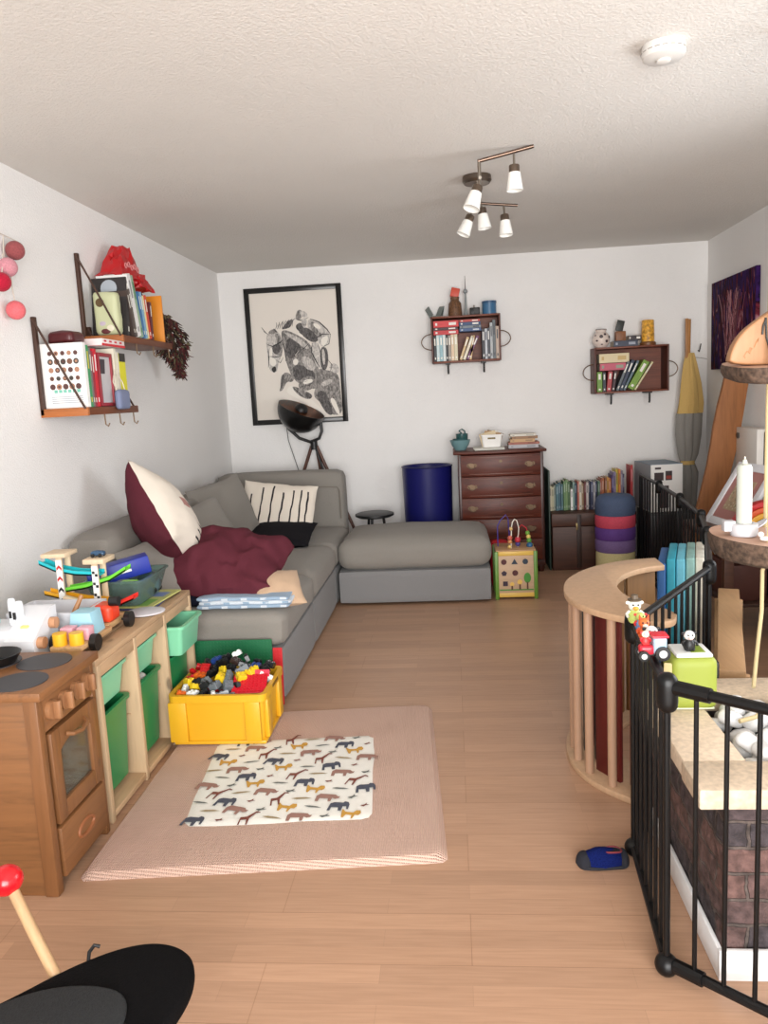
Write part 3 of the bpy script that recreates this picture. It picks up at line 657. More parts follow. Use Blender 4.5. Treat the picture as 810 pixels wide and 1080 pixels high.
# ------------------------------------------------------------------ books
PAPER = mat((226, 218, 200), .8)
def book(M, t, d, h, col, label, group=None, acc=None, band=None, small=False, cover=None):
    """t thick (x), d deep (y, spine at y=0 facing -y), h tall (z); M places it"""
    c = .003 if not small else .002
    b = B(); b.box((0, 0, 0), (t, c, h), .0008, 1); b.box((0, c, 0), (c, d, h)); b.box((t-c, c, 0), (t, d, h))
    b.m(1)
    for z0, z1, x0 in (band or ((.62, .9, .28), (.08, .16, .3))):
        b.poly([(t*x0, -.0006, h*z0), (t*(1-x0), -.0006, h*z0), (t*(1-x0), -.0006, h*z1), (t*x0, -.0006, h*z1)])
    if cover: cover(b, t, d, h)
    pg = B(); pg.box((c, c, .003), (t-c, d-.004, h-.003))
    a = acc or (240, 236, 225)
    cm = [mat(col, .5), mat(a, .5)]
    if cover: cm += COVM
    for x in (b, pg): bmesh.ops.transform(x.bm, matrix=M, verts=x.bm.verts[:])
    if small:
        me = bpy.data.meshes.new('t'); pg.m(0)
        for f in pg.bm.faces: f.material_index = 2
        pg.bm.to_mesh(me); b.bm.from_mesh(me); bpy.data.meshes.remove(me); pg.bm.free()
        return single('book', b, cm+[PAPER], label, 'book', group)
    o = thing('book', label, 'book', M @ Vector((t/2, d/2, 0)), group)
    part('cover', b, cm, o); part('pages', pg, PAPER, o)
    return o
COVM = []
# frames: spine facing +x (left-wall shelves): thickness runs along +y
def MX(x, y, z, lean=0): return T(x, y, z) @ rot('X', -lean) @ rot('Z', 90)
def MYb(x, y, z, lean=0): return T(x, y, z) @ rot('Y', lean)       # spine facing -y, thickness along +x
DW = mat((112, 62, 36), .5, kind='wood', ax=1, c=.35); DWX = mat((176, 104, 52), .5, kind='wood', ax=0, c=.3); DARKW = mat((70, 44, 32), .55, kind='wood', ax=2, c=.3)
def wall_shelf(label, y0, y1, z, top, depth):
    s = thing('wall_shelf', label, 'shelf', (LX, (y0+y1)/2, z-.036))
    b = B(); b.box((LX+.001, y0+.02, z-.036), (LX+depth, y1, z), .003); part('board', b, DW, s)
    b = B(); b.box((LX+.001, y0, z-.038), (LX+depth+.003, y0+.022, z+.001), .003); part('end_piece', b, DWX, s)
    for y, nm in ((y0+.012, 0), (y1-.03, 1)):
        b = B(); b.box((LX+.001, y-.012, z-.03), (LX+.02, y+.012, top), .003); part('upright', b, DARKW, s)
        b = B(); b.tube([(LX+.012, y-.014, top-.01), (LX+.1, y-.016, z+(top-z)*.55), (LX+depth-.005, y-.016, z-.005)], .0055, 8); part('brace', b, DARKW, s)
    for k in range(3):
        y = y0+.2+k*(y1-y0-.25)/2
        b = B(); b.tube([(LX+depth-.01, y, z-.036), (LX+depth-.008, y, z-.085), (LX+depth+.004, y, z-.095), (LX+depth+.012, y, z-.08)], .0035, 6); part('hook', b, mat((120, 96, 70), .5), s)
    return s
wall_shelf('lower wooden wall shelf holding the white cookbook', 3.50, 4.10, 1.441, 1.86, .225)
wall_shelf('upper wooden wall shelf holding the red bag and leaning books', 4.0, 4.74, 1.806, 2.225, .215)
# lower shelf: white cookbook facing the viewer
COVM = [mat(c, .6) for c in ((92, 60, 56), (120, 84, 66), (176, 130, 104), (70, 66, 60), (120, 196, 176), (150, 160, 176))]
def cook(b, t, d, h):
    for r_ in range(5):
        for c_ in range(5):
            cx = .045+.031*c_; cz = h-.045-.038*r_; rr = .0105+.003*((r_*2+c_*3) % 3)/2
            b.m(2+(r_*3+c_*2) % 4).poly([(-.0006, d-(cx+rr*math.cos(a)), cz+rr*math.sin(a)) for a in [2*PI*k/12 for k in range(12)]])
            if (r_+c_) % 2: b.m(2+(r_+c_*3+1) % 4).poly([(-.0009, d-(cx+rr*.5*math.cos(a)), cz+rr*.5*math.sin(a)) for a in [2*PI*k/10 for k in range(10)]])
    b.m(6)
    for k in range(6): b.poly([(-.0006, d-(.05+.022*k), .07), (-.0006, d-(.066+.022*k), .07), (-.0006, d-(.066+.022*k), .084), (-.0006, d-(.05+.022*k), .084)])
    b.m(7)
    for k in range(4): b.poly([(-.0006, d-.035, .05-.009*k), (-.0006, d-.185, .05-.009*k), (-.0006, d-.185, .053-.009*k), (-.0006, d-.035, .053-.009*k)])
# cover plane faces -y: book local x -> world y, local y(depth) -> world -x
book(T(-1.67, 3.527, 1.4425) @ rot('Z', 90), .03, .205, .295, (244, 243, 240), 'white cookbook with rows of round food pictures on its cover', cover=cook, acc=(230, 230, 228))
COVM = []
row = [(.026, .285, (64, 150, 96), (216, 196, 80), 'green and yellow book right behind the white cookbook', 0), (.018, .27, (120, 112, 108), None, 'thin grey book beside the green and yellow book', 0),
       (.02, .26, (150, 40, 56), None, 'dark red book on the lower wall shelf', 0), (.03, .272, (206, 26, 46), (250, 230, 230), 'bright red book on the lower wall shelf', 3)]
y = 3.562
for t_, h_, c_, a_, lab, ln in row:
    book(MX(-1.672, y, 1.4425, 0), t_, .17, h_, c_, lab, acc=a_); y += t_+.003
fr_ = thing('small_picture', 'small red edged picture with a grey print on the lower wall shelf', 'picture', (-1.69, 3.75, 1.442))
b = B()
for lo, hi in (((-1.69, 3.69, 1.443), (-1.675, 3.708, 1.70)), ((-1.69, 3.832, 1.443), (-1.675, 3.85, 1.70)), ((-1.69, 3.708, 1.443), (-1.675, 3.832, 1.46)), ((-1.69, 3.708, 1.682), (-1.675, 3.832, 1.70))): b.box(lo, hi, .003)
part('rim', b, mat((150, 40, 52), .4), fr_)
b = B(); b.box((-1.69, 3.708, 1.46), (-1.684, 3.832, 1.682)); b.m(1).poly([(-1.6836, 3.72, 1.6), (-1.6836, 3.77, 1.6), (-1.6836, 3.78, 1.67), (-1.6836, 3.72, 1.67)]); part('print', b, [mat((196, 194, 196), .4), mat((60, 52, 60), .5)], fr_)
y = 3.862
for t_, h_, c_, a_, lab in ((.03, .285, (236, 230, 210), (230, 222, 196), 'cream book between the small picture and the yellow book'), (.024, .27, (222, 214, 196), None, 'pale beige book beside the yellow book'),
                            (.075, .265, (222, 216, 44), (40, 36, 30), 'thick lemon yellow book with a black top on the lower wall shelf')):
    book(MX(-1.672, y, 1.4425), t_, .17, h_, c_, lab, acc=a_, band=((.84, 1.0, 0.0),) if t_ > .05 else None); y += t_+.004
b = B(); b.box((-1.86, 3.56, 1.7395), (-1.68, 3.60, 1.752), .002); 
book(T(-1.685, 3.63, 1.731) @ rot('Z', 90) @ rot('Y', 90) , .012, .18, .1, (200, 196, 196), 'flat grey booklet lying on top of the lower shelf books') if False else b.bm.free()
single('chocolate_packet', B().soft((-1.86, 3.565, 1.7385), (-1.73, 3.70, 1.795), .02, .008, n=8, wr=.006), mat((82, 26, 30), .35), 'dark maroon packet lying above the white cookbook', 'packet')
b = B(); b.box((-1.69, 3.66, 1.7305), (-1.672, 4.0, 1.762), .002); 
b.bm.free()
b = B(); b.box((-1.85, 3.72, 1.733), (-1.66, 3.985, 1.768), .003); b.m(1).box((-1.8495, 3.7205, 1.7335), (-1.659, 3.9845, 1.745)); 
for k in range(4): b.m(1).poly([(-1.6595, 3.74+.06*k, 1.752), (-1.6595, 3.77+.06*k, 1.752), (-1.6595, 3.77+.06*k, 1.761), (-1.6595, 3.74+.06*k, 1.761)])
single('flat_box', b, [mat((240, 226, 224), .5), mat((206, 30, 44), .45)], 'flat white and red box lying across the tops of the lower shelf books', 'box')
bg_ = thing('key_pouch', 'blue grey pouch hanging on a cord from the lower wall shelf', 'pouch', (-1.65, 3.83, 1.42))
part('pouch_body', B().soft((-1.664, 3.80, 1.425), (-1.63, 3.93, 1.52), .016, .004, n=8), mat((120, 130, 160), .6), bg_)
part('cord', B().tube([(-1.652, 3.82, 1.515), (-1.655, 3.79, 1.56), (-1.66, 3.83, 1.62), (-1.655, 3.9, 1.56), (-1.65, 3.91, 1.515)], .003, 6), mat((220, 210, 190), .7), bg_)
# upper shelf
bk2 = B().soft((-1.83, 4.03, 1.8085), (-1.70, 4.09, 2.03), .02, n=10, wr=.006)
pk = thing('food_packet', 'pale green food packet standing at the near end of the upper wall shelf', 'packet', (-1.77, 4.06, 1.807))
part('packet_bag', bk2, mat((196, 200, 160), .45), pk)
b = B(); b.cyl((-1.79, 4.0295, 1.975), (-1.79, 4.027, 1.975), .022, n=18); part('emblem', b, mat((92, 70, 36), .5), pk)
b = B(); b.sphere((-1.78, 4.032, 1.87), .026, (1, .2, .8)); b.m(1).sphere((-1.745, 4.03, 1.845), .022, (1, .2, .8)); b.m(2).sphere((-1.77, 4.03, 1.83), .02, (1.3, .2, .7))
part('picture_print', b, [mat((190, 176, 190), .5), mat((230, 224, 200), .5), mat((96, 40, 44), .5)], pk)
def circ(b, t, d, h):
    b.m(2).poly([(-.0006, d*.5+.045*math.cos(a), h*.82+.045*math.sin(a)) for a in [2*PI*k/20 for k in range(20)]])
COVM = [mat((170, 178, 186), .5)]
book(T(-1.685, 4.10, 1.8085) @ rot('X', -8) @ rot('Z', 90), .03, .19, .31, (46, 42, 42), 'black book with a pale grey disc on its cover on the upper wall shelf', cover=circ)
COVM = []
y = 4.18
for t_, h_, c_, a_, ln, lab in ((.02, .24, (70, 56, 50), None, 14, 'dark brown book leaning beside the food packet'), (.022, .25, (96, 84, 76), None, 14, 'grey brown book leaning beside the dark brown book'),
     (.045, .33, (232, 230, 228), (150, 150, 150), 15, 'thick white book leaning on the upper wall shelf'), (.03, .33, (150, 176, 150), (70, 130, 90), 15, 'sage green book leaning against the thick white book'),
     (.022, .25, (60, 110, 160), None, 10, 'mid blue book leaning on the upper wall shelf'), (.03, .25, (130, 176, 206), None, 10, 'sky blue book leaning next to the mid blue book'),
     (.02, .235, (236, 216, 150), None, 10, 'pale yellow book leaning between the sky blue and orange red books'), (.032, .24, (216, 70, 40), None, 10, 'orange red book leaning on the upper wall shelf'),
     (.026, .21, (96, 34, 40), None, 0, 'small dark crimson book standing before the orange folder')):
    book(MX(-1.68, y+math.sin(math.radians(ln))*.0, 1.8085, -ln) if False else (T(-1.68, y, 1.8085) @ rot('X', ln) @ rot('Z', 90)), t_, .17, h_, c_, lab, acc=a_); y += t_/math.cos(math.radians(ln))+.0035
b = B(); b.box((-1.875, 4.655, 1.807), (-1.69, 4.67, 2.08), .002); single('folder', b, mat((226, 140, 34), .45), 'orange folder standing at the far end of the upper wall shelf', 'folder')
b = B()
random.seed(31)
for (lo, hi, top) in (((-1.86, 4.18, 2.135), (-1.72, 4.46, 2.31), .35), ((-1.85, 4.40, 2.09), (-1.7, 4.58, 2.18), .8)):
    t = bmesh.new(); bmesh.ops.create_cube(t, size=2); bmesh.ops.subdivide_edges(t, edges=t.edges[:], cuts=5, use_grid_fill=True)
    for v in t.verts:
        f = (v.co.z+1)/2; q = 1-(1-top)*f; p = Vector((v.co.x*(hi[0]-lo[0])/2*(1-.5*f), (v.co.y*q+(.35*f if top < .5 else 0))*(hi[1]-lo[1])/2, v.co.z*(hi[2]-lo[2])/2))
        v.co = p+(Vector(lo)+Vector(hi))/2+Vector((random.uniform(-1, 1), random.uniform(-1, 1), random.uniform(-1, 1)))*.009
    bmesh.ops.triangulate(t, faces=t.faces[:]); b.add(t)
b.m(1)
for k in range(5): b.tube([(-1.716+.0, 4.24+.04*k+.014*math.cos(a), 2.19+.014*math.sin(a)+.01*(k % 2)) for a in [2*PI*q/10 for q in range(10)]], .0025, 5, True)
single('gift_bag', b, [mat((186, 22, 28), .4), mat((226, 150, 150), .5)], 'crumpled shiny red bag lying on top of the leaning books', 'bag', sharp=18)
# dried bouquet
b = B()
random.seed(11)
b.tube([(-1.76, 4.83, 2.0), (-1.745, 4.87, 1.92), (-1.72, 4.9, 1.78), (-1.70, 4.92, 1.65)], [.012, .02, .016, .008], 8)
b.m(1)
for k in range(1100):
    tt = random.random(); a = random.uniform(0, 2*PI); z = 1.985-.37*tt; R_ = .02+.115*math.sin(PI*min(1, tt*1.1+.05))*random.random()**.5
    c = Vector((-1.75+.05*tt+R_*math.cos(a)*.75, 4.85+.07*tt+R_*math.sin(a), z))
    c.x = max(c.x, LX+.02)
    b.mi = random.choice((1, 1, 2, 2, 3))
    d = Vector((math.cos(a)*.6, math.sin(a)*.6, -1+random.uniform(-.4, .9))).normalized()*random.uniform(.016, .045)
    b.cyl(c, c+d, random.uniform(.004, .009), .001, n=5)
single('dried_bouquet', b, [mat((80, 60, 44), .8), mat((82, 30, 30), .85), mat((46, 28, 24), .85), mat((92, 84, 60), .85)], 'bunch of dried dark red flowers hanging upside down on the left wall', 'dried flowers')
# cotton ball lights
gl_ = thing('light_garland', 'string of pink and red cotton ball lights hanging on the left wall', 'string lights', (-1.84, 3.3, 1.83))
for (y, z, c) in ((3.359, 2.123, (150, 78, 80)), (3.285, 2.042, (204, 140, 150)), (3.22, 1.973, (176, 24, 52)), (3.31, 1.867, (226, 110, 116))):
    part('ball', B().sphere((-1.845, y, z), .04, u=20, v=14), mat(c, .85, kind='fabric', c=.1, scale=160), gl_)
b = B(); b.tube([(-1.88, 3.05, 2.24), (-1.88, 3.2, 2.19), (-1.875, 3.33, 2.185), (-1.865, 3.30, 2.09), (-1.86, 3.33, 2.05), (-1.85, 3.31, 1.96), (-1.845, 3.31, 1.9)], .0025, 6)
b.tube([(-1.875, 3.33, 2.185), (-1.86, 3.42, 2.17), (-1.85, 3.36, 2.16)], .0025, 6); b.tube([(-1.865, 3.29, 2.1), (-1.85, 3.26, 2.06), (-1.845, 3.23, 2.0)], .0025, 6)
part('cord', b, mat((206, 196, 184), .7), gl_)
# ------------------------------------------------------------------ horse drawing
pf = thing('framed_drawing', 'black framed pencil drawing of a rider jumping a horse on the back wall', 'framed picture', (-1.27, BY, 1.23))
b = B(); x0, x1, z0, z1, fw = -1.675, -.863, 1.234, 2.357, .042
for lo, hi in (((x0, z0), (x0+fw, z1)), ((x1-fw, z0), (x1, z1)), ((x0+fw, z0), (x1-fw, z0+fw)), ((x0+fw, z1-fw), (x1-fw, z1))): b.box((lo[0], BY-.025, lo[1]), (hi[0], BY-.001, hi[1]), .002)
part('frame', b, mat((18, 17, 18), .3), pf)
b = B(); b.box((x0+fw, BY-.012, z0+fw), (x1-fw, BY-.006, z1-fw))
IW, IH = x1-x0-2*fw, z1-z0-2*fw
# drawing, in crop pixels of the sheet: left edge x~(48..118), right (705..765); rectify
def dr_(px, py):
    t = (py-55)/(1010-55); xl = 46+(120-46)*t; xr = 704+(768-704)*t
    u = (px-xl)/(xr-xl); ytop = 64-38*u; ybot = 1018-20*u; v = (py-ytop)/(ybot-ytop)
    return (x0+fw+IW*min(1, max(0, u)), z1-fw-IH*min(1, max(0, v)))
LYR = [0]
def sh(mi, pts, sm=2):
    LYR[0] += 1; q = smooth_poly(pts, sm) if sm else pts
    P_ = [(p[0], BY-.0125-.00006*LYR[0], p[1]) for p in [dr_(*a) for a in q]]
    b.m(mi).poly(P_)
def ln(mi, pts, w_=6):
    pts = [Vector(p) for p in pts]; L1, L2 = [], []
    for i, p in enumerate(pts):
        d = (pts[min(i+1, len(pts)-1)]-pts[max(i-1, 0)]).normalized(); nn = Vector((-d.y, d.x))*w_/2
        if i in (0, len(pts)-1): nn *= .3
        L1.append(tuple(p+nn)); L2.append(tuple(p-nn))
    for i in range(len(pts)-1): sh(mi, [L1[i], L1[i+1], L2[i+1], L2[i]], 0)
# 1 light grey, 2 mid grey, 3 dark grey, 4 near black, 5 paper
sh(2, [(290, 340), (330, 330), (420, 370), (500, 420), (560, 520), (580, 620), (590, 760), (540, 790), (430, 740), (380, 690), (350, 620), (330, 560), (310, 450)])   # neck and chest
sh(3, [(330, 400), (390, 390), (440, 440), (450, 500), (400, 520), (370, 560), (330, 520)])
sh(1, [(300, 340), (420, 380), (520, 470), (480, 480), (420, 430), (350, 380)])
sh(3, [(380, 600), (470, 600), (540, 640), (560, 720), (500, 700), (420, 720), (390, 680)])
sh(1, [(450, 520), (540, 560), (560, 640), (500, 640), (460, 590)])
sh(2, [(560, 620), (640, 640), (730, 660), (745, 800), (770, 985), (660, 985), (600, 890), (540, 840), (560, 760)])  # hindquarters
sh(3, [(560, 810), (620, 790), (660, 860), (700, 985), (650, 985), (590, 890)])
sh(1, [(590, 740), (670, 700), (690, 730), (620, 770)])
sh(5, [(660, 860), (700, 850), (750, 985), (725, 985)])
sh(1, [(185, 350), (240, 330), (290, 360), (305, 440), (300, 520), (270, 600), (268, 640), (240, 660), (215, 640), (200, 600), (195, 520), (180, 450)])  # head
sh(2, [(240, 350), (290, 370), (310, 450), (300, 540), (260, 520), (235, 470), (270, 440)])
sh(5, [(205, 470), (230, 460), (225, 560), (205, 600)])
sh(3, [(225, 450), (285, 430), (295, 490), (260, 520), (232, 500)])
sh(5, [(215, 540), (250, 545), (262, 590), (235, 610), (212, 590)])
sh(4, [(218, 625), (250, 600), (262, 635), (240, 658)])
ln(4, [(188, 440), (230, 455), (290, 425), (310, 400)], 9); ln(4, [(200, 530), (260, 535), (300, 530)], 7); ln(4, [(195, 470), (203, 540), (200, 615)], 8)
ln(3, [(300, 350), (310, 440), (335, 520), (330, 570)], 10); ln(3, [(262, 560), (290, 580), (310, 540)], 7)
sh(2, [(195, 345), (240, 320), (270, 345), (250, 360), (210, 365)]); ln(3, [(145, 310), (170, 345), (195, 365)], 8); sh(3, [(235, 318), (248, 325), (268, 350), (245, 345)])
for k in range(9): ln(3 if k % 2 else 2, [(250+16*k, 330-3*k), (262+15*k, 300-5*k), (258+16*k+8*(k % 3), 276-4*k)], 8)
sh(3, [(290, 330), (350, 260), (385, 250), (370, 310), (330, 325)]); sh(3, [(395, 300), (450, 270), (470, 330), (430, 350)])
sh(5, [(385, 560), (410, 545), (430, 570), (415, 600), (388, 595)]); ln(3, [(390, 540), (420, 500), (470, 470), (510, 430)], 7); ln(5, [(400, 525), (430, 490)], 8)
# rider
sh(1, [(500, 250), (560, 255), (630, 310), (665, 370), (650, 440), (610, 470), (570, 420), (520, 370), (490, 300)])
sh(2, [(510, 270), (545, 270), (560, 330), (610, 370), (580, 400), (530, 370)])
sh(3, [(470, 310), (520, 330), (580, 400), (560, 430), (510, 420), (450, 370), (420, 340)]); sh(5, [(530, 280), (580, 290), (600, 330), (550, 320)]); sh(5, [(590, 400), (650, 370), (645, 430), (605, 465)])
ln(4, [(510, 250), (580, 275), (640, 330), (668, 370)], 8); ln(4, [(668, 370), (610, 365), (560, 390)], 8); ln(4, [(668, 370), (655, 440), (600, 470)], 6)
sh(2, [(402, 225), (420, 180), (450, 185), (455, 230), (430, 265), (408, 255)]); sh(1, [(430, 185), (480, 195), (500, 235), (450, 240)]); ln(4, [(404, 250), (440, 262), (500, 240)], 7)
sh(1, [(450, 245), (490, 245), (488, 300), (465, 320), (448, 285)]); ln(3, [(452, 270), (465, 300), (485, 290)], 7)
sh(5, [(420, 350), (465, 375), (455, 392), (418, 372)]); ln(3, [(470, 330), (500, 370), (530, 400)], 9)
sh(1, [(530, 420), (570, 430), (600, 500), (600, 620), (570, 620), (545, 560), (525, 490)]); sh(3, [(585, 470), (640, 460), (655, 560), (640, 640), (600, 640)]); sh(1, [(600, 480), (625, 480), (630, 600), (612, 600)])
ln(4, [(530, 430), (525, 500), (560, 570), (590, 620)], 8); ln(4, [(570, 430), (600, 520), (600, 630)], 6); sh(1, [(655, 610), (690, 580), (730, 610), (735, 660), (690, 665)]); ln(3, [(660, 620), (730, 625)], 7); ln(3, [(650, 560), (680, 600), (668, 650)], 7)
sh(2, [(560, 640), (590, 640), (585, 760), (568, 770)]); ln(4, [(565, 650), (575, 760)], 6)
# forelegs
sh(2, [(310, 660), (350, 650), (400, 700), (380, 730), (340, 720), (310, 790), (285, 800), (290, 770), (320, 700)]); sh(3, [(300, 660), (330, 680), (310, 760), (290, 790)]); sh(2, [(430, 730), (480, 680), (550, 690), (560, 760), (500, 800), (430, 780)])
sh(5, [(460, 720), (530, 700), (540, 730), (470, 750)]); ln(4, [(450, 760), (510, 755), (550, 720)], 6); ln(4, [(440, 735), (500, 720)], 5)
sh(5, [(340, 780), (380, 745), (420, 790), (530, 860), (650, 985), (590, 985), (470, 880), (345, 815)]); sh(2, [(380, 760), (415, 765), (490, 800), (540, 830), (520, 865), (460, 850), (400, 800)]); ln(4, [(385, 765), (420, 800), (470, 845)], 7)
sh(3, [(480, 800), (535, 825), (525, 862), (480, 845)])
part('drawing', b, [mat((228, 220, 210), .6)]+[mat(c, .6, kind='pencil', c=d_) for c, d_ in (((190, 184, 178), .3), ((134, 129, 125), .55), ((84, 80, 79), .6), ((40, 38, 38), .3))]+[mat((234, 228, 218), .6)], pf, 'pencil drawing of a show jumping horse and rider')
# ------------------------------------------------------------------ tripod lamp
tl = thing('tripod_lamp', 'black bowl floor lamp on a dark wooden tripod behind the sofa', 'floor lamp', (-1.1, 6.38, 0))
tilt = rot('Y', 24) @ rot('X', 9)
c0 = (-1.215, 6.36, 1.355); RB0 = .196
out = [(RB0*math.sin(a), -RB0*math.cos(a)) for a in [PI/2*k/12 for k in range(13)]]
inn = [((RB0-.007)*math.sin(a), -(RB0-.007)*math.cos(a)) for a in [PI/2*k/12 for k in range(12, -1, -1)]]
part('lamp_shade', B().lathe(out+[(RB0-.007, 0)], c0, 36, tilt), mat((14, 13, 13), .3), tl)
part('shade_lining', B().lathe(inn, c0, 36, tilt), mat((150, 84, 40), .35, .8), tl, 'copper coloured lining of the bowl')
ax_ = (tilt @ Vector((0, 0, 1)))
part('bulb', B().sphere(Vector(c0)+ax_*-.01+Vector((.01, -.06, 0)), .055), BLACK, tl)
b = B(); b.tube([(-1.36, 6.36, 1.26), (-1.33, 6.36, 1.2), (-1.25, 6.36, 1.12), (-1.16, 6.36, 1.085), (-1.085, 6.36, 1.11), (-1.06, 6.36, 1.17), (-1.065, 6.36, 1.24)], .013, 10); part('yoke', b, BLACK, tl)
part('hub', B().cyl((-1.135, 6.38, 1.02), (-1.135, 6.38, 1.095), .03, n=16), BLACK, tl)
for p in ((-1.56, 6.42, .0), (-.70, 6.36, .0), (-1.02, 6.50, .0)):
    b = B(); b.cyl((-1.135+(.02 if p[0] > -1.1 else -.02), 6.38, 1.05), Vector(p), .0145, .012, 12); part('leg', b, mat((84, 50, 36), .45, kind='wood', ax=2), tl)
part('strut', B().cyl((-1.125, 6.37, 1.05), (-.82, 6.33, .0), .010, .010, 10), BLACK, tl)
part('cable', B().tube([(-1.36, 6.4, 1.24), (-1.36, 6.45, 1.1), (-1.33, 6.5, .95), (-1.3, 6.55, .8)], .003, 6), BLACK, tl)
sd = thing('side_stool', 'round black topped stool between the footstool and the back wall', 'stool', (-.64, 6.13, 0))
part('seat', B().lathe([(0, .478), (.13, .478), (.155, .49), (.155, .505), (.13, .514), (0, .512)], (-.64, 6.14, 0), 32), BLACK, sd)
for a in (.3, 2.4, 4.5): part('leg', B().cyl((-.64+.07*math.cos(a), 6.14+.07*math.sin(a), .48), (-.64+.115*math.cos(a), 6.14+.115*math.sin(a), 0), .011), BLACK, sd)
# ------------------------------------------------------------------ blue drum
dm = thing('storage_drum', 'tall dark blue round bin beside the chest of drawers', 'bin', (-.215, 6.32, 0))
part('drum_body', B().lathe([(0, 0), (.185, 0), (.187, .02), (.202, .845), (.204, .853), (.196, .853), (.19, .84), (.176, .03), (0, .03)], (-.215, 6.32, 0), 44), mat((20, 22, 92), .38), dm)
part('rim', B().tube([(-.215+.202*math.cos(a), 6.32+.202*math.sin(a), .85) for a in [2*PI*k/44 for k in range(44)]], .006, 8, True), mat((16, 18, 76), .4), dm)
# ------------------------------------------------------------------ chest of drawers
MAH = mat((88, 38, 24), .42, kind='wood', ax=0, c=.5, g=.9, spec=.35); MAHD = mat((62, 26, 18), .35, kind='wood', ax=2, c=.35)
ch = thing('chest_of_drawers', 'dark mahogany bow fronted chest of drawers against the back wall', 'chest of drawers', (.36, 6.3, 0))
CX0, CX1, CYF, CYB = .035, .69, 6.1, 6.55
b = B(); b.box((CX0, CYF, .06), (CX0+.025, CYB, .945), .004); b.box((CX1-.025, CYF, .06), (CX1, CYB, .945), .004); b.box((CX0, CYB-.015, .06), (CX1, CYB, .945)); b.box((CX0, CYF, .06), (CX1, CYB, .09))
part('carcass', b, MAHD, ch)
def bow(x0, x1, y, dep, n=16): return [(x0+(x1-x0)*k/n, y-dep*math.sin(PI*k/n)) for k in range(n+1)]
b = B(); b.prism(bow(CX0-.035, CX1+.025, CYF-.01, .035)+[(CX1+.025, CYB+.005), (CX0-.035, CYB+.005)], .945, .968, None, .006); part('top', b, MAH, ch)
b = B(); b.prism(bow(CX0, CX1, CYF, .03)+[(CX1, CYF+.05), (CX0, CYF+.05)], .05, .095, None, .004); part('bottom_rail', b, MAHD, ch)
for x in (CX0+.03, CX1-.03):
    for y in (CYF+.03, CYB-.04): part('foot', B().lathe([(0, 0), (.02, 0), (.03, .03), (.025, .06), (0, .06)], (x, y, 0), 16), MAHD, ch)
for k in range(5):
    z1_ = .937-.168*k; z0_ = z1_-.165
    b = B(); b.prism(bow(CX0+.022, CX1-.022, CYF-.003, .03)+[(CX1-.022, CYF+.3), (CX0+.022, CYF+.3)], z0_, z1_, None, .004)
    d = part('drawer', b, MAH, ch)
    b = B()
    for za, zb in ((z0_+.016, z0_+.021), (z1_-.021, z1_-.016)): b.prism(bow(CX0+.05, CX1-.05, CYF-.007, .028)+bow(CX0+.05, CX1-.05, CYF-.002, .028)[::-1], za, zb)
    part('inlay', b, mat((104, 52, 30), .4), d)
    for x in (.14, .585):
        yb_ = CYF-.003-.03*math.sin(PI*(x-CX0)/(CX1-CX0)); zc = (z0_+z1_)/2
        b = B(); b.cyl((x-.028, yb_+.004, zc+.012), (x-.028, yb_-.01, zc+.012), .008, n=10); b.cyl((x+.028, yb_+.004, zc+.012), (x+.028, yb_-.01, zc+.012), .008, n=10)
        b.tube([(x-.028, yb_-.01, zc+.01), (x-.02, yb_-.014, zc-.012), (x, yb_-.015, zc-.018), (x+.02, yb_-.014, zc-.012), (x+.028, yb_-.01, zc+.01)], .0035, 6)
        b.prism([(x+.036*math.cos(a)*(1+.15*math.cos(4*a)), zc+.002+.02*math.sin(a)*(1+.2*math.cos(3*a))) for a in [2*PI*q/24 for q in range(24)]], -.002, .002, Matrix(((1, 0, 0, 0), (0, 0, 1, yb_-.002), (0, 1, 0, 0), (0, 0, 0, 1))))
        part('pull', b, mat((96, 76, 58), .45, .7), d)
    if k in (0, 1, 2): part('lock_plate', B().cyl((.362, CYF-.03, z1_-.05), (.362, CYF-.037, z1_-.05), .012, n=12), mat((96, 76, 58), .45, .7), d)
single('drawing_board', B().box((.727, 6.13, 0), (.74, 6.5, .79), .004, M=None), mat((40, 58, 50), .5), 'dark green thin board standing between the chest of drawers and the trunk', 'board')
# on the chest
TEAL = mat((110, 146, 150), .35); TEALD = mat((44, 84, 84), .3)
def bowl(name, c, r, h, m, lab, z):
    single(name, B().lathe([(0, z), (r*.5, z), (r*.55, z+.006), (r*.85, z+h*.55), (r, z+h), (r*.96, z+h), (r*.8, z+h*.5), (r*.5, z+.012), (0, z+.01)], c, 32), m, lab, 'bowl')
bowl('bowl', (.06, 6.27, 0), .082, .082, TEAL, 'pale teal bowl on the left end of the chest of drawers', .969)
bowl('bowl', (.06, 6.27, 0), .06, .05, mat((70, 104, 106), .35), 'darker teal bowl nested inside the pale teal bowl', 1.01)
cu = thing('mug', 'dark teal mug stacked in the bowls on the chest of drawers', 'mug', (.075, 6.27, 1.03))
part('cup', B().lathe([(0, 1.026), (.03, 1.026), (.046, 1.05), (.048, 1.10), (.045, 1.10), (.042, 1.055), (0, 1.035)], (.075, 6.27, 0), 24), TEALD, cu)
part('handle', B().tube([(.075, 6.25, 1.1), (.055, 6.245, 1.125), (.075, 6.24, 1.137), (.098, 6.245, 1.122), (.1, 6.25, 1.1)], .006, 8), TEALD, cu)
for k, (c, lab) in enumerate((((226, 224, 214), 'white sheet of paper lying under the white basket'), ((206, 206, 196), 'pale grey folder lying under the white sheet on the chest'))):
    single('paper', B().box((.16+.01*k, 6.12+.01*k, .979-.01*k), (.40, 6.4, .984-.01*k+(.004 if k else 0)), .001), mat(c, .7), lab, 'paper')
wb_ = thing('basket', 'white plastic basket filled with papers on the chest of drawers', 'basket', (.31, 6.29, .985))
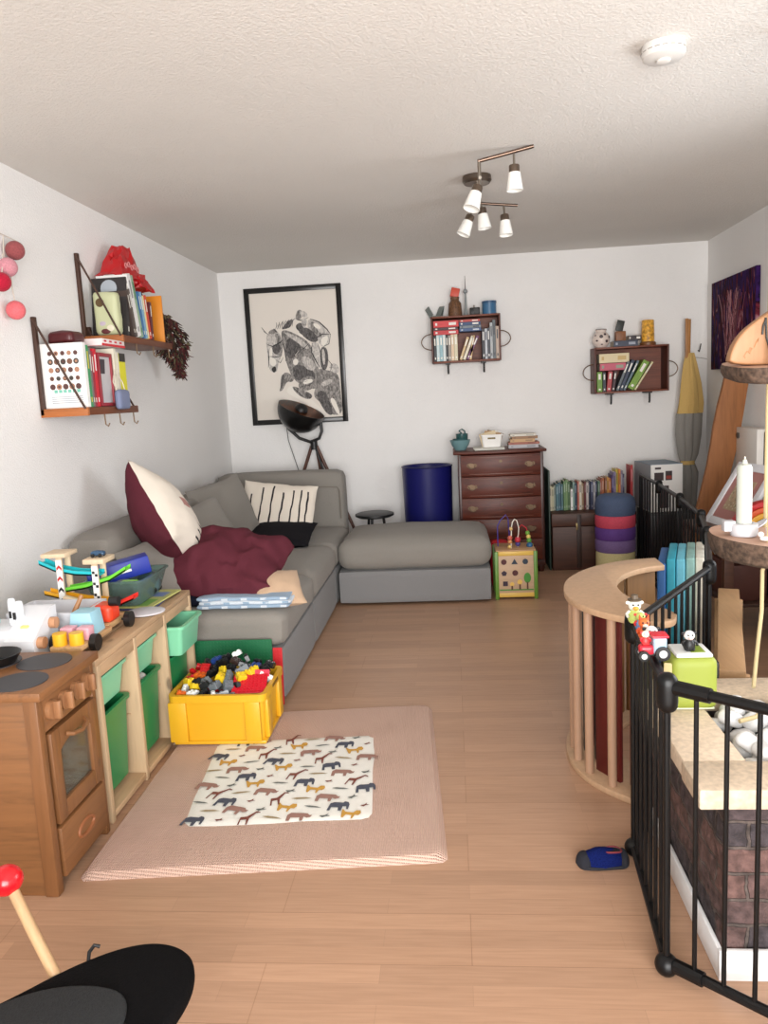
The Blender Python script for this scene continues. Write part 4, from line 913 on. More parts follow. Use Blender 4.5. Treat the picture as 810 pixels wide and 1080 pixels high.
b = B(); b.tray((.225, 6.2, .9855), (.39, 6.4, 1.085), .014, .004, .005, .01, .015); part('tub', b, WHITE, wb_)
part('grip_hole', B().box((.275, 6.198, 1.05), (.335, 6.206, 1.063), .003), mat((120, 104, 60), .6), wb_)
for k, c in enumerate(((216, 196, 160), (186, 150, 110), (226, 222, 210), (170, 140, 110))):
    single('card', B().box((-.065, -.0015, 0), (.065, .0015, .105), M=T(.307+.006*k-.01, 6.25+.03*k, 1.0) @ rot('Y', (-14, 10, -6, 16)[k]) @ rot('X', 4)), mat(c, .7), ('cream card at the front of the white basket', 'tan card behind the cream card in the white basket', 'white card in the middle of the white basket', 'brown card at the back of the white basket')[k], 'card')
z = .969
for (h_, wd, c, lab, ox) in ((.028, .23, (176, 172, 176), 'grey book, lowest of the pile on the chest of drawers', 0), (.018, .24, (160, 90, 70), 'reddish book, second from the bottom of the pile on the chest', .005), (.024, .19, (196, 156, 110), 'tan book in the middle of the pile on the chest', -.005),
                           (.02, .2, (150, 110, 74), 'brown book, second from the top of the pile on the chest', .012), (.016, .2, (216, 210, 196), 'off white book on top of the pile on the chest', .0)):
    book(T(.55-wd/2+ox, 6.2, z+h_) @ rot('Y', 90), h_, .17, wd, c, lab, small=True, acc=tuple(int(v*.8) for v in c)); z += h_+.0008
# ------------------------------------------------------------------ activity cube and red box
cu = thing('activity_cube', 'wooden activity cube with green corners and a bead maze on top', 'activity cube', (.4, 5.42, 0))
AX0, AX1, AY0, AY1, AZ = .255, .545, 5.285, 5.565, .335
b = B(); b.box((AX0+.012, AY0+.008, .03), (AX1-.012, AY1-.008, AZ-.01), .002); part('body', b, mat((196, 164, 132), .5, kind='wood', ax=0, c=.1), cu)
GR = mat((98, 140, 52), .4); YW = mat((222, 182, 84), .4)
for x in (AX0, AX1-.026):
    for y in (AY0, AY1-.026): part('corner_post', B().box((x, y, .0), (x+.026, y+.026, AZ), .005), GR, cu)
for z0_, z1_ in ((.015, .045), (AZ-.03, AZ)):
    b = B(); b.box((AX0+.026, AY0+.002, z0_), (AX1-.026, AY0+.02, z1_), .003); part('rail', b, YW, cu)
    b = B(); b.box((AX0+.026, AY1-.02, z0_), (AX1-.026, AY1-.002, z1_), .003); part('rail', b, YW, cu)
part('top', B().box((AX0+.01, AY0+.004, AZ), (AX1-.01, AY1-.004, AZ+.008), .002), mat((186, 146, 106), .5, kind='wood', ax=0, c=.15), cu)
M_f = Matrix(((1, 0, 0, 0), (0, 0, 1, AY0+.0065), (0, 1, 0, 0), (0, 0, 0, 1)))
def ngon(cx, cz, r, n, a0=PI/2): return [(cx+r*math.cos(a0+2*PI*k/n), cz+r*math.sin(a0+2*PI*k/n)) for k in range(n)]
b = B()
hexs = ngon(.318, .262, .02, 8); tri = ngon(.39, .258, .025, 3); okt = ngon(.463, .262, .02, 7); pen = ngon(.318, .182, .02, 5); dis = ngon(.393, .184, .02, 16); sq = ngon(.325, .11, .023, 4, PI/4)
for p_, mi in ((hexs, 0), (tri, 1), (okt, 1), (pen, 2), (dis, 0), (sq, 2)): b.m(mi).prism(p_, -.0015, .001, M_f)
part('shape_holes', b, [mat((84, 38, 38), .6), mat((44, 56, 70), .6), mat((52, 34, 50), .6)], cu)
b = B(); b.prism([(.475+.024*math.cos(a), .148+.036*math.sin(a)) for a in [2*PI*k/16 for k in range(16)]], -.002, .001, M_f)
b.prism([(.285, .062), (.515, .062), (.515, .07), (.285, .07)], -.002, .001, M_f)
b.m(1)
for x, h in ((.475, .12), (.423, .105), (.37, .095)): b.prism([(x-.006, .068), (x+.006, .068), (x+.005, h), (x-.005, h)], -.0025, .001, M_f)
b.m(2).prism(ngon(.423, .12, .018, 7), -.002, .001, M_f); b.prism(ngon(.37, .105, .016, 7), -.002, .001, M_f)
part('tree_pattern', b, [mat((64, 136, 44), .5), mat((90, 56, 36), .5), mat((224, 184, 90), .5)], cu)
def wire(pts, c, nm): part('bead_wire', B().tube(pts, .004, 8), mat(c, .35), cu, nm)
arc = [(.375, 5.36, AZ), (.378, 5.36, AZ+.1), (.38, 5.36, AZ+.15), (.388, 5.36, AZ+.19), (.402, 5.36, AZ+.21), (.418, 5.36, AZ+.2), (.43, 5.36, AZ+.15), (.428, 5.38, AZ+.1), (.42, 5.4, AZ+.06), (.425, 5.4, AZ+.0)]
wire(arc, (228, 222, 210), 'white wire'); wire([(.29, 5.45, AZ), (.29, 5.45, AZ+.15), (.31, 5.45, AZ+.19), (.35, 5.45, AZ+.23), (.365, 5.45, AZ+.2), (.37, 5.45, AZ+.1), (.375, 5.47, AZ)], (70, 60, 140), 'blue wire')
wire([(.44, 5.5, AZ), (.44, 5.5, AZ+.12), (.46, 5.48, AZ+.15), (.49, 5.45, AZ+.13), (.5, 5.42, AZ+.08), (.505, 5.4, AZ)], (190, 50, 60), 'red wire')
for (x, y, z, r, c) in ((.376, 5.36, AZ+.145, .013, (216, 180, 120)), (.365, 5.36, AZ+.02, .014, (222, 190, 110)), (.368, 5.36, AZ+.08, .018, (196, 96, 80)), (.368, 5.36, AZ+.055, .016, (200, 140, 90)),
                      (.424, 5.4, AZ+.06, .022, (190, 50, 64)), (.424, 5.4, AZ+.03, .018, (70, 60, 130)), (.495, 5.43, AZ+.1, .016, (110, 160, 60)), (.5, 5.42, AZ+.075, .016, (224, 200, 110)), (.503, 5.41, AZ+.05, .018, (90, 150, 60)), (.505, 5.4, AZ+.018, .022, (50, 100, 140))):
    part('bead', B().sphere((x, y, z), r, u=12, v=8), mat(c, .35), cu)
single('red_toy_box', B().soft((.2, 5.98, .0), (.36, 6.04, .6), .01, n=6) if False else B().soft((.243, 5.64, .0), (.385, 5.78, .335), .03, .01, n=8, wr=.006), mat((176, 22, 34), .6), 'bright red fabric box between the footstool and the activity cube', 'box')
# ------------------------------------------------------------------ trunk, books on it, stones
TR = mat((74, 42, 28), .5, kind='wood', ax=0, c=.4); TRD = mat((50, 30, 22), .5, kind='wood', ax=2, c=.3)
tr = thing('storage_chest', 'dark brown wooden trunk carrying a row of books by the back wall', 'trunk', (1.07, 6.32, 0))
part('chest_body', B().box((.752, 6.12, 0), (1.385, 6.53, .345), .004), TR, tr)
part('lid', B().box((.745, 6.11, .349), (1.392, 6.535, .452), .008), TR, tr)
for x in (.955, 1.2):
    part('strap', B().box((x-.016, 6.104, .02), (x+.016, 6.121, .44), .002), TRD, tr)
part('latch', B().box((.93, 6.1, .32), (.945, 6.106, .375), .002), mat((150, 130, 90), .4, .8), tr)
cols_b = [((206, 196, 170), .2), ((190, 182, 150), .19), ((150, 160, 150), .2), ((70, 110, 120), .215), ((60, 96, 110), .225), ((84, 120, 126), .21), ((96, 130, 84), .235), ((120, 150, 100), .245), ((70, 100, 60), .23), ((236, 236, 232), .17),
          ((130, 160, 150), .225), ((40, 66, 84), .215), ((176, 90, 74), .23), ((214, 206, 186), .225), ((150, 120, 90), .21), ((100, 40, 40), .225), ((206, 196, 190), .215), ((44, 48, 70), .22), ((60, 66, 96), .225), ((190, 186, 190), .215), ((50, 56, 86), .22), ((70, 100, 80), .225), ((150, 76, 60), .235), ((166, 96, 56), .245), ((130, 80, 50), .25), ((206, 150, 60), .25), ((190, 110, 50), .24), ((80, 60, 110), .27), ((130, 116, 150), .29), ((190, 170, 60), .31), ((216, 130, 60), .31), ((120, 110, 130), .30), ((60, 60, 90), .27), ((170, 40, 44), .34)]
ordn = ['first', 'second', 'third', 'fourth', 'fifth', 'sixth', 'seventh', 'eighth', 'ninth', 'tenth', 'eleventh', 'twelfth', 'thirteenth', 'fourteenth', 'fifteenth', 'sixteenth', 'seventeenth', 'eighteenth', 'nineteenth', 'twentieth', 'twenty-first', 'twenty-second', 'twenty-third', 'twenty-fourth', 'twenty-fifth', 'twenty-sixth', 'twenty-seventh', 'twenty-eighth', 'twenty-ninth', 'thirtieth', 'thirty-first', 'thirty-second', 'thirty-third', 'thirty-fourth']
cname = ['beige', 'beige', 'grey green', 'teal', 'dark teal', 'teal', 'green', 'light green', 'dark green', 'white', 'pale teal', 'navy', 'brick red', 'cream', 'brown', 'wine red', 'pale grey', 'navy', 'blue', 'pale grey', 'blue', 'green', 'rust', 'brown', 'brown', 'yellow ochre', 'orange', 'violet', 'lilac', 'yellow', 'orange', 'grey violet', 'navy', 'red']
x = .752
for k, (c, h_) in enumerate(cols_b):
    t_ = (.016, .02, .014, .022, .018)[k % 5]*.92
    tl_ = 4 if 4 < k < 10 else (7 if k == 33 else 0)
    if k == 5: x += .004
    if k == 33: x += .04
    if k > 6 and k < 8: pass
    book(T(x, 6.26+.012*((k*7) % 3), .4535) @ rot('Y', -tl_ if k != 33 else 7) if False else T(x, 6.26+.012*((k*7) % 3), .4535), t_, .15, h_, c, '%s book on the trunk, %s in the row from the chest of drawers' % (cname[k], ordn[k]), 'books on the wooden trunk', small=True, acc=tuple(int(v*.55+(100 if sum(c) < 380 else 20)) for v in c)); x += t_+.0012
random.seed(5)
def stone(z, h, R_, c, lab, dome=False):
    f = mat(c, .75, kind='speckle', scale=160, c=.12, b=.2)
    b = B(); n = 8
    if dome: prof = [(0, z), (R_*.96, z), (R_, z+.02), (R_, z+h*.55), (R_*.93, z+h*.8), (R_*.75, z+h*.95), (R_*.4, z+h), (0, z+h)]
    else: prof = [(0, z), (R_*.96, z), (R_, z+.012), (R_, z+h-.012), (R_*.96, z+h), (0, z+h)]
    b.lathe(prof, (1.195, 5.94, 0), 40); single('stepping_stone', b, f, lab, 'stepping stone', 'stack of stepping stones')
stone(.0, .185, .143, (216, 206, 152), 'cream stepping stone at the bottom of the round stack')
stone(.186, .092, .148, (122, 98, 150), 'lilac stepping stone, second from the bottom of the round stack')
stone(.279, .092, .148, (96, 60, 140), 'deep purple stepping stone in the middle of the round stack')
stone(.372, .09, .148, (206, 74, 96), 'coral red stepping stone under the navy one')
stone(.463, .155, .148, (74, 90, 120), 'navy domed stepping stone on top of the round stack', True)
bx_ = thing('low_cabinet', 'black low cabinet under the white appliance box in the corner', 'cabinet', (1.6, 6.25, 0))
part('carcass', B().box((1.458, 6.0, 0), (1.86, 6.4, .45), .005), BLACK, bx_)
part('door', B().box((1.465, 5.985, .02), (1.648, 6.0, .44), .003), mat((20, 20, 21), .4), bx_); part('door', B().box((1.652, 5.985, .02), (1.85, 5.999, .44), .003), mat((20, 20, 21), .4), bx_)
ab = thing('appliance_box', 'white cardboard appliance box with blue grey top on the black cabinet', 'box', (1.57, 6.2, .452))
Mb = T(1.57, 6.2, .4525) @ rot('Z', 6)
def tb(b): bmesh.ops.transform(b.bm, matrix=Mb, verts=b.bm.verts[:]); return b
b = tb(B().box((-.115, -.18, 0), (.125, .18, .36), .002)); part('carton', b, mat((232, 230, 226), .6), ab)
part('top_print', tb(B().box((-.116, -.181, .36), (.126, .181, .364))), mat((116, 134, 150), .5), ab)
b = tb(B().box((-.118, -.178, .01), (-.1155, .178, .36))); part('side_print', b, mat((150, 152, 156), .6), ab)
b = B(); b.box((-.09, -.1825, .24), (-.02, -.1805, .3)); b.box((-.005, -.1825, .24), (.045, -.1805, .31)); b.box((-.085, -.1825, .325), (-.04, -.1805, .34)); b.m(1).box((.0, -.183, .25), (.04, -.1812, .275)); b.m(0).box((-.06, -.1825, .03), (.02, -.1805, .2)); tb(b)
part('photo_print', b, [mat((62, 50, 52), .5), mat((150, 60, 50), .5)], ab)
# ------------------------------------------------------------------ crate shelves on the back wall
CRW = mat((118, 60, 38), .5, kind='wood', ax=0, c=.4); CRD = mat((84, 40, 28), .5, kind='wood', ax=2, c=.35); IRON = mat((28, 26, 26), .5); WIRE = mat((110, 84, 62), .4, .6)
def crate_shelf(label, x0, x1, z0, z1, y0):
    s = thing('crate_shelf', label, 'shelf', ((x0+x1)/2, BY, z0)); t = .014; y1 = BY-.001
    part('side', B().box((x0, y0, z0), (x0+t, y1, z1), .002), CRD, s); part('side', B().box((x1-t, y0, z0), (x1, y1, z1), .002), CRD, s)
    part('bottom', B().box((x0+t, y0, z0), (x1-t, y1, z0+t), .002), CRW, s); part('top', B().box((x0+t, y0, z1-t), (x1-t, y1, z1), .002), CRW, s)
    part('back', B().box((x0+t, y1-.008, z0+t), (x1-t, y1, z1-t)), CRW, s)
    zc = (z0+z1)/2-.01
    for x, d in ((x0, -1), (x1, 1)):
        part('wire_handle', B().tube([(x+d*.08*math.sin(a), y0+.06, zc+.062*math.cos(a)) for a in [PI*k/14 for k in range(15)]], .004, 8), WIRE, s)
    for f in (.23, .75):
        x = x0+(x1-x0)*f
        b = B(); b.box((x-.018, y0+.02, z0-.012), (x+.018, y1, z0)); b.tube([(x, y0+.03, z0-.01), (x, y0+.032, z0-.07), (x, y0+.04, z0-.085)], .0075, 8); part('bracket', b, IRON, s)
CA = (-.138, .41, 1.662, 2.025, 6.37); CB = (1.133, 1.703, 1.357, 1.715, 6.37)
crate_shelf('red brown crate shelf crammed with books above the chest of drawers', *CA)
crate_shelf('brown crate shelf half filled with books on the right of the back wall', *CB)
def row_book(x, t_, h_, c, lab, z, y=6.376, lean=0, d=.15, acc=None, grp=None):
    return book(T(x+t_*math.sin(math.radians(lean))*math.tan(math.radians(lean)), y, z+t_*math.sin(math.radians(lean))) @ rot('Y', lean), t_, d, h_, c, lab, grp, small=True, acc=acc)
def flat_book(x0, x1, z, t_, c, lab, y=6.378, acc=None):
    return book(T(x0, y, z+t_) @ rot('Y', 90), t_, .15, x1-x0, c, lab, small=True, acc=acc)
za = CA[2]+.0148
gA = 'books in the crate shelf above the chest'
x = -.12
for t_, h_, c, lab in ((.02, .2, (40, 46, 50), 'dark book at the left end of the red brown crate shelf'), (.024, .205, (196, 214, 216), 'white and pale blue book, first of the three beside the dark end book'), (.024, .205, (150, 186, 194), 'pale turquoise book, middle of the three in the red brown crate shelf'),
                     (.022, .205, (214, 222, 222), 'white blue book, last of the three in the red brown crate shelf'), (.018, .2, (36, 40, 44), 'black book between the pale blue and the cream books'), (.02, .2, (160, 150, 140), 'grey book in the red brown crate shelf'),
                     (.024, .205, (222, 196, 166), 'peach book standing under the stacked red books'), (.026, .205, (216, 206, 176), 'cream book standing under the stacked red books')):
    row_book(x, t_, h_, c, lab, za); x += t_+.0015
z = za+.206
for t_, x1, c, lab in ((.034, .078, (196, 44, 50), 'red book lying flat at the bottom of the red pile'), (.022, .075, (60, 30, 34), 'dark maroon book between the flat red books'), (.05, .082, (206, 50, 54), 'red book with a white label on top of the red pile')):
    flat_book(-.118, x1, z, t_, c, lab, acc=(236, 226, 220)); z += t_+.001
x = .078
for t_, h_, c, lab, ln_ in ((.02, .185, (206, 176, 130), 'tan book leaning beside the cream books', 20), (.022, .195, (226, 214, 190), 'cream book leaning in the middle of the red brown crate shelf', 22), (.02, .2, (120, 70, 110), 'plum book leaning in the middle of the red brown crate shelf', 26), (.018, .19, (206, 170, 120), 'pale brown book leaning on the plum book', 10)):
    row_book(x, t_, h_, c, lab, za, lean=ln_); x += t_/math.cos(math.radians(ln_))+.004
x = .262
for t_, h_, c, lab in ((.022, .235, (50, 50, 58), 'charcoal book on the right side of the red brown crate shelf'), (.018, .235, (196, 200, 206), 'silver grey book beside the charcoal book'), (.02, .24, (60, 64, 74), 'slate book between two pale grey books'), (.02, .28, (176, 180, 182), 'tall pale grey book near the right end of the crate shelf'),
                     (.022, .3, (96, 104, 108), 'tall grey book, second from the right end of the red brown crate shelf'), (.024, .25, (186, 166, 150), 'pale taupe book at the right end of the red brown crate shelf')):
    row_book(x, t_, h_, c, lab, za, acc=(230, 228, 224) if sum(c) < 300 else (70, 70, 78)); x += t_+.0015
z = za+.2225
flat_book(.088, .258, z, .024, (60, 86, 130), 'blue book lying flat, lowest above the leaning books', acc=(200, 210, 220)); flat_book(.09, .258, z+.025, .02, (120, 130, 140), 'grey book lying flat on the blue book', acc=(50, 50, 60)); flat_book(.086, .255, z+.046, .026, (46, 70, 110), 'dark blue book lying flat on the grey book')
flat_book(.09, .25, z+.073, .018, (190, 70, 64), 'thin red book lying on the dark blue book')
zt = CA[3]+.0006
b = B()
for a, o in ((-28, 0), (24, .05), (10, .075)): b.box((-.002, -.05, 0), (.002, .05, .075), M=T(-.13+o, 6.46, zt+.012) @ rot('Y', a) @ rot('Z', 20))
b.box((-.15, 6.42, zt), (-.06, 6.5, zt+.012), .003)
single('folded_card', b, mat((120, 128, 124), .6), 'grey folded cards at the left end on the red brown crate shelf', 'card')
jr = thing('glass_jar', 'brown wicker wrapped jar with a red packet on the crate shelf', 'jar', (.06, 6.45, zt))
part('jar_body', B().lathe([(0, zt), (.05, zt), (.055, zt+.02), (.05, zt+.1), (.032, zt+.125), (.036, zt+.15), (0, zt+.15)], (.06, 6.45, 0), 24), mat((104, 70, 44), .55, kind='speckle', scale=120, c=.5, b=.8), jr)
single('red_packet', B().box((-.034, -.02, 0), (.034, .02, .07), .004, M=T(.055, 6.45, zt+.151) @ rot('Y', 14) @ rot('X', -4)), mat((206, 80, 60), .5), 'small red carton standing on the brown jar', 'packet')
tw = thing('tower_model', 'slim grey television tower model standing on the crate shelf', 'tower model', (.145, 6.45, zt))
part('shaft', B().lathe([(0, zt), (.02, zt), (.012, zt+.03), (.007, zt+.18), (0, zt+.18)], (.145, 6.45, 0), 16), mat((140, 146, 146), .4), tw)
part('sphere', B().sphere((.145, 6.45, zt+.19), .019), mat((150, 156, 160), .3, .4), tw)
part('antenna', B().cyl((.145, 6.45, zt+.205), (.145, 6.45, zt+.31), .004, .0015), mat((110, 100, 96), .4), tw)
cm_ = thing('camera', 'small black camera standing on the crate shelf', 'camera', (.215, 6.45, zt))
part('camera_body', B().box((.175, 6.43, zt), (.255, 6.48, zt+.06), .006), BLACK, cm_); part('lens', B().cyl((.225, 6.432, zt+.03), (.225, 6.405, zt+.03), .022), IRON, cm_); part('button', B().cyl((.21, 6.455, zt+.06), (.21, 6.455, zt+.08), .006), STEEL, cm_)
tn = thing('blue_tin', 'round blue tin at the right end on the red brown crate shelf', 'tin', (.33, 6.45, zt))
part('tin_body', B().lathe([(0, zt), (.056, zt), (.056, zt+.085), (0, zt+.085)], (.33, 6.45, 0), 28), mat((62, 108, 146), .35), tn); part('lid', B().lathe([(0, zt+.0855), (.058, zt+.0855), (.058, zt+.103), (0, zt+.103)], (.33, 6.45, 0), 28), mat((46, 84, 120), .35), tn)
# right crate
zb = CB[2]+.0148
x = 1.152
for t_, h_, c, lab, ln_ in ((.04, .155, (110, 150, 60), 'green book at the left end of the brown crate shelf', 0), (.022, .15, (50, 56, 66), 'dark book beside the green end book', 0), (.034, .155, (176, 66, 70), 'rose red book in the brown crate shelf', 6), (.022, .155, (70, 44, 50), 'maroon book leaning beside the rose red book', 8)):
    row_book(x, t_, h_, c, lab, zb, lean=ln_); x += t_/math.cos(math.radians(ln_))+.005
x += .004
for t_, h_, c, lab, ln_ in ((.02, .24, (96, 104, 110), 'grey book leaning in the middle of the brown crate shelf', 22), (.024, .25, (50, 60, 82), 'navy book leaning in the brown crate shelf', 23), (.018, .25, (90, 110, 120), 'blue grey book leaning on the navy book', 26), (.05, .245, (120, 156, 56), 'broad lime green book leaning in the brown crate shelf', 31), (.014, .25, (206, 196, 150), 'cream book leaning as the last of the row in the brown crate shelf', 33)):
    row_book(x, t_, h_, c, lab, zb, lean=ln_); x += t_/math.cos(math.radians(ln_))+.003
flat_book(1.175, 1.375, zb+.164, .055, (196, 90, 110), 'pink and grey book lying flat on the standing books', acc=(150, 160, 140)); flat_book(1.17, 1.4, zb+.2225, .07, (222, 206, 166), 'thick cream book lying flat at the top of the brown crate shelf', acc=(200, 170, 110))
zt = CB[3]+.0006
vs = thing('vase', 'round white vase with dark dots on the brown crate shelf', 'vase', (1.2, 6.45, zt))
vp = [(0, zt), (.035, zt), (.06, zt+.03), (.068, zt+.065), (.055, zt+.105), (.036, zt+.122), (.042, zt+.14), (.036, zt+.14), (.03, zt+.12), (0, zt+.11)]
part('vase_body', B().lathe(vp, (1.2, 6.45, 0), 32), mat((222, 206, 196), .35), vs)
b = B()
for az, zz, rr in ((-100, .085, .014), (-70, .1, .011), (-60, .05, .013), (-130, .06, .012), (-95, .03, .01), (-30, .08, .013), (-150, .09, .012), (-80, .065, .009)):
    R_ = .066 if .03 < zz < .09 else .058; a = math.radians(az)
    b.sphere((1.2+R_*math.cos(a)*.97, 6.45+R_*math.sin(a)*.97, zt+zz), rr, (1, 1, 1), Matrix.Rotation(a, 4, 'Z') @ Matrix.Diagonal((.25, 1, 1, 1)), 12, 8)
part('dot', b, mat((60, 44, 48), .4), vs); part('rim', B().lathe([(.03, zt+.139), (.043, zt+.139), (.043, zt+.144), (.03, zt+.144)], (1.2, 6.45, 0), 24), mat((70, 52, 52), .4), vs)
wbk = single('wooden_block', B().box((1.31, 6.42, zt+.045), (1.385, 6.49, zt+.12), .004), mat((140, 90, 56), .5, kind='wood', ax=2), 'brown wooden block holding a tilted dark card', 'wooden block')
single('tilted_card', B().box((-.028, -.004, 0), (.03, .004, .085), .002, M=T(1.335, 6.45, zt+.122) @ rot('Y', 14)), mat((40, 44, 40), .5), 'dark card tilted on top of the brown wooden block', 'card')
flat_book(1.285, 1.47, zt, .044, (60, 66, 84), 'dark blue book lying flat under the wooden block on the crate shelf', y=6.39, acc=(160, 166, 180))
flat_book(1.40, 1.5, zt+.045, .035, (54, 44, 48), 'black book lying on the dark blue book beside the lantern', y=6.4)
lt = thing('gold_lantern', 'patterned gold candle lantern at the right end on the brown crate shelf', 'lantern', (1.56, 6.45, zt))
part('lantern_body', B().lathe([(0, zt), (.052, zt), (.05, zt+.03), (.046, zt+.19), (.043, zt+.195), (.04, zt+.19), (.044, zt+.02), (0, zt+.02)], (1.56, 6.45, 0), 28), mat((226, 160, 60), .4, kind='speckle', scale=45, c=.5, b=.5), lt)
part('base_ring', B().lathe([(0, zt), (.06, zt), (.062, zt+.02), (.05, zt+.03), (0, zt+.03)], (1.56, 6.45, 0), 28), mat((120, 76, 40), .45), lt)
# ------------------------------------------------------------------ ceiling lamp, smoke alarm
sl = thing('ceiling_spotlight', 'brushed metal ceiling light with five white glass spots', 'ceiling light', (.17, 4.2, 2.5))
part('canopy', B().lathe([(0, 2.499), (.072, 2.499), (.074, 2.475), (.064, 2.462), (0, 2.46)], (.172, 4.196, 0), 36), mat((120, 108, 98), .3, 1.0), sl)
b = B(); b.cyl((.172, 4.196, 2.46), (.172, 4.196, 2.395), .011, n=14); b.tube([(.168, 3.74, 2.375), (.17, 3.95, 2.385), (.172, 4.196, 2.395), (.19, 4.5, 2.39)], .0075, 10); b.cyl((.166, 3.75, 2.37), (.166, 3.75, 2.455), .008, n=12); part('stem', b, STEEL, sl)
b = B(); b.cyl((.16, 3.75, 2.447), (.41, 3.75, 2.494), .0085, n=14); part('bar', b, mat((120, 100, 88), .3, 1.0), sl)
b = B(); b.cyl((.12, 4.5, 2.445), (.4, 4.5, 2.41), .0075, n=14); b.cyl((.19, 4.5, 2.39), (.19, 4.5, 2.44), .007); part('bar', b, mat((100, 84, 74), .3, 1.0), sl)
def spot(p, d, s=1.0):
    p = Vector(p); d = Vector(d).normalized()
    M = Matrix.Translation(p) @ Vector((0, 0, -1)).rotation_difference(d).to_matrix().to_4x4()
    h = part('spot_neck', B().lathe([(0, 0), (.0055, 0), (.0055, -.055), (0, -.055)], (0, 0, 0), 12, M), STEEL, sl)
    part('socket', B().lathe([(0, -.05), (.022, -.05), (.024, -.055), (.024, -.082), (0, -.082)], (0, 0, 0), 24, M), mat((130, 116, 104), .3, 1.0), sl)
    part('glass_shade', B().lathe([(.022, -.081), (.027, -.083), (.038, -.16), (.036, -.16), (.025, -.088), (0, -.088)], (0, 0, 0), 28, M), mat((238, 236, 230), .3), sl, 'frosted white glass shade')
spot((.322, 3.75, 2.47), (0, 0, -1)); spot((.172, 3.752, 2.385), (-.33, -.25, -1))
spot((.325, 4.5, 2.415), (.05, -.1, -1)); spot((.20, 4.5, 2.46), (.12, .0, -1)); spot((.165, 4.5, 2.42), (-.45, -.1, -1))
sm = thing('smoke_alarm', 'round white smoke alarm on the ceiling', 'smoke alarm', (.728, 2.80, 2.5))
part('alarm_body', B().lathe([(0, 2.4995), (.068, 2.4995), (.07, 2.475), (.066, 2.462), (.058, 2.457), (0, 2.452)], (.728, 2.80, 0), 40), mat((212, 209, 204), .45), sm)
b = B()
for k in range(18):
    a = 2*PI*k/18; b.box((.0665, -.008, 2.476), (.0705, .008, 2.479), M=T(.728, 2.80, 0) @ Matrix.Rotation(a, 4, 'Z'))
part('vent_slots', b, mat((150, 146, 140), .6), sm)
part('test_button', B().lathe([(0, 2.4545), (.022, 2.4545), (.022, 2.449), (.018, 2.4475), (0, 2.447)], (.728, 2.80, 0), 28), mat((226, 222, 216), .45), sm)
# ------------------------------------------------------------------ right wall: painting, radiator, plank, parasol
pt = thing('canvas_painting', 'dark purple canvas painting of branching twigs on the right wall', 'painting', (RX, 5.94, 1.5))
part('canvas', B().box((RX-.03, 5.49, 1.5), (RX-.001, 6.38, 2.148), .002), mat((30, 18, 36), .85, kind='abstract', spec=.1), pt)
b = B(); random.seed(3)
for k in range(34):
    y = 5.95+random.uniform(-.12, .12); z = 1.6; pts = [(RX-.031, y, z)]; dy = random.uniform(-.35, .35)
    for q in range(6):
        z += random.uniform(.05, .09); y += dy*.09+random.uniform(-.015, .015)
        if 5.51 < y < 6.36 and z < 2.12: pts.append((RX-.031, y, z))
    if len(pts) > 2: b.m(k % 3).tube(pts, .0022, 4)
part('twig_pattern', b, [mat((120, 50, 62), .6), mat((176, 120, 126), .6), mat((80, 30, 40), .6)], pt)
rd = thing('radiator', 'white ribbed radiator on the right wall behind the leaning plank', 'radiator', (2.0, 5.8, .55))
RM = mat((206, 202, 196), .45)
b = B(); b.box((1.975, 5.2, .56), (2.03, 6.18, 1.08), .004)
for k in range(17): b.box((1.963, 5.66+.03*k, .58), (1.976, 5.678+.03*k, 1.06), .004)
part('panel', b, RM, rd); part('end_cover', B().box((1.935, 5.2, .55), (2.035, 5.62, 1.095), .006), mat((222, 217, 210), .45), rd)
b = B(); b.cyl((1.936, 5.52, 1.04), (1.926, 5.52, 1.04), .02, n=18); part('valve_cap', b, mat((80, 76, 72), .5), rd)
b = B(); b.cyl((1.97, 6.06, .68), (1.94, 6.06, .68), .01); b.cyl((1.945, 6.06, .62), (1.945, 6.06, .83), .02, n=16); part('thermostat', b, WHITE, rd)
for y in (5.3, 6.1): part('bracket', B().box((2.03, y, .6), (2.049, y+.04, 1.0)), RM, rd)
pl_ = B(); n = 12; pr = []
for k in range(n+1):
    z = 1.66*k/n; pr.append((-.085+.006*math.sin(k*1.3)+.0*z, z))
pr2 = [(.085+.007*math.sin(k*.9+1), 1.66*k/n) for k in range(n+1)]
pl_.prism([(x, z) for x, z in pr]+[(x, z) for x, z in pr2[::-1]], -.02, .02, T(1.668, 5.58, .004) @ rot('Y', 10.7) @ Matrix(((1, 0, 0, 0), (0, 0, 1, 0), (0, 1, 0, 0), (0, 0, 0, 1))), .004)
single('rough_plank', pl_, mat((150, 96, 54), .7, kind='wood', ax=2, c=.3), 'rough live edged wooden plank leaning on the right wall', 'plank')
ps = thing('folded_parasol', 'folded parasol with yellow and grey cloth standing in the corner', 'parasol', (1.84, 6.4, 0))
b = B(); b.cyl((1.83, 6.42, .0), (1.875, 6.47, 1.9), .022, .02, 12); b.box((1.846, 6.44, 1.6), (1.868, 6.46, 1.905), .003, M=T(.0, 0, 0)); part('pole', b, mat((176, 122, 70), .5, kind='wood', ax=2), ps)
def cloth(pts, m, nm, seed):
    b = B(); t = bmesh.new(); rings = []; n = 36
    for (x, y, z, r) in pts:
        ring = []
        for k in range(n):
            a = 2*PI*k/n; rr = r*(1+.16*math.sin(5*a+seed+z*2)+.07*math.sin(11*a+z*5)); ring.append(t.verts.new((x+rr*math.cos(a), y+rr*.72*math.sin(a), z)))
        rings.append(ring)
    for a, c in zip(rings, rings[1:]):
        for k in range(n): t.faces.new((a[k], a[(k+1) % n], c[(k+1) % n], c[k]))
    t.faces.new(rings[0][::-1]); t.faces.new(rings[-1]); b.add(t); part(nm, b, m, ps)
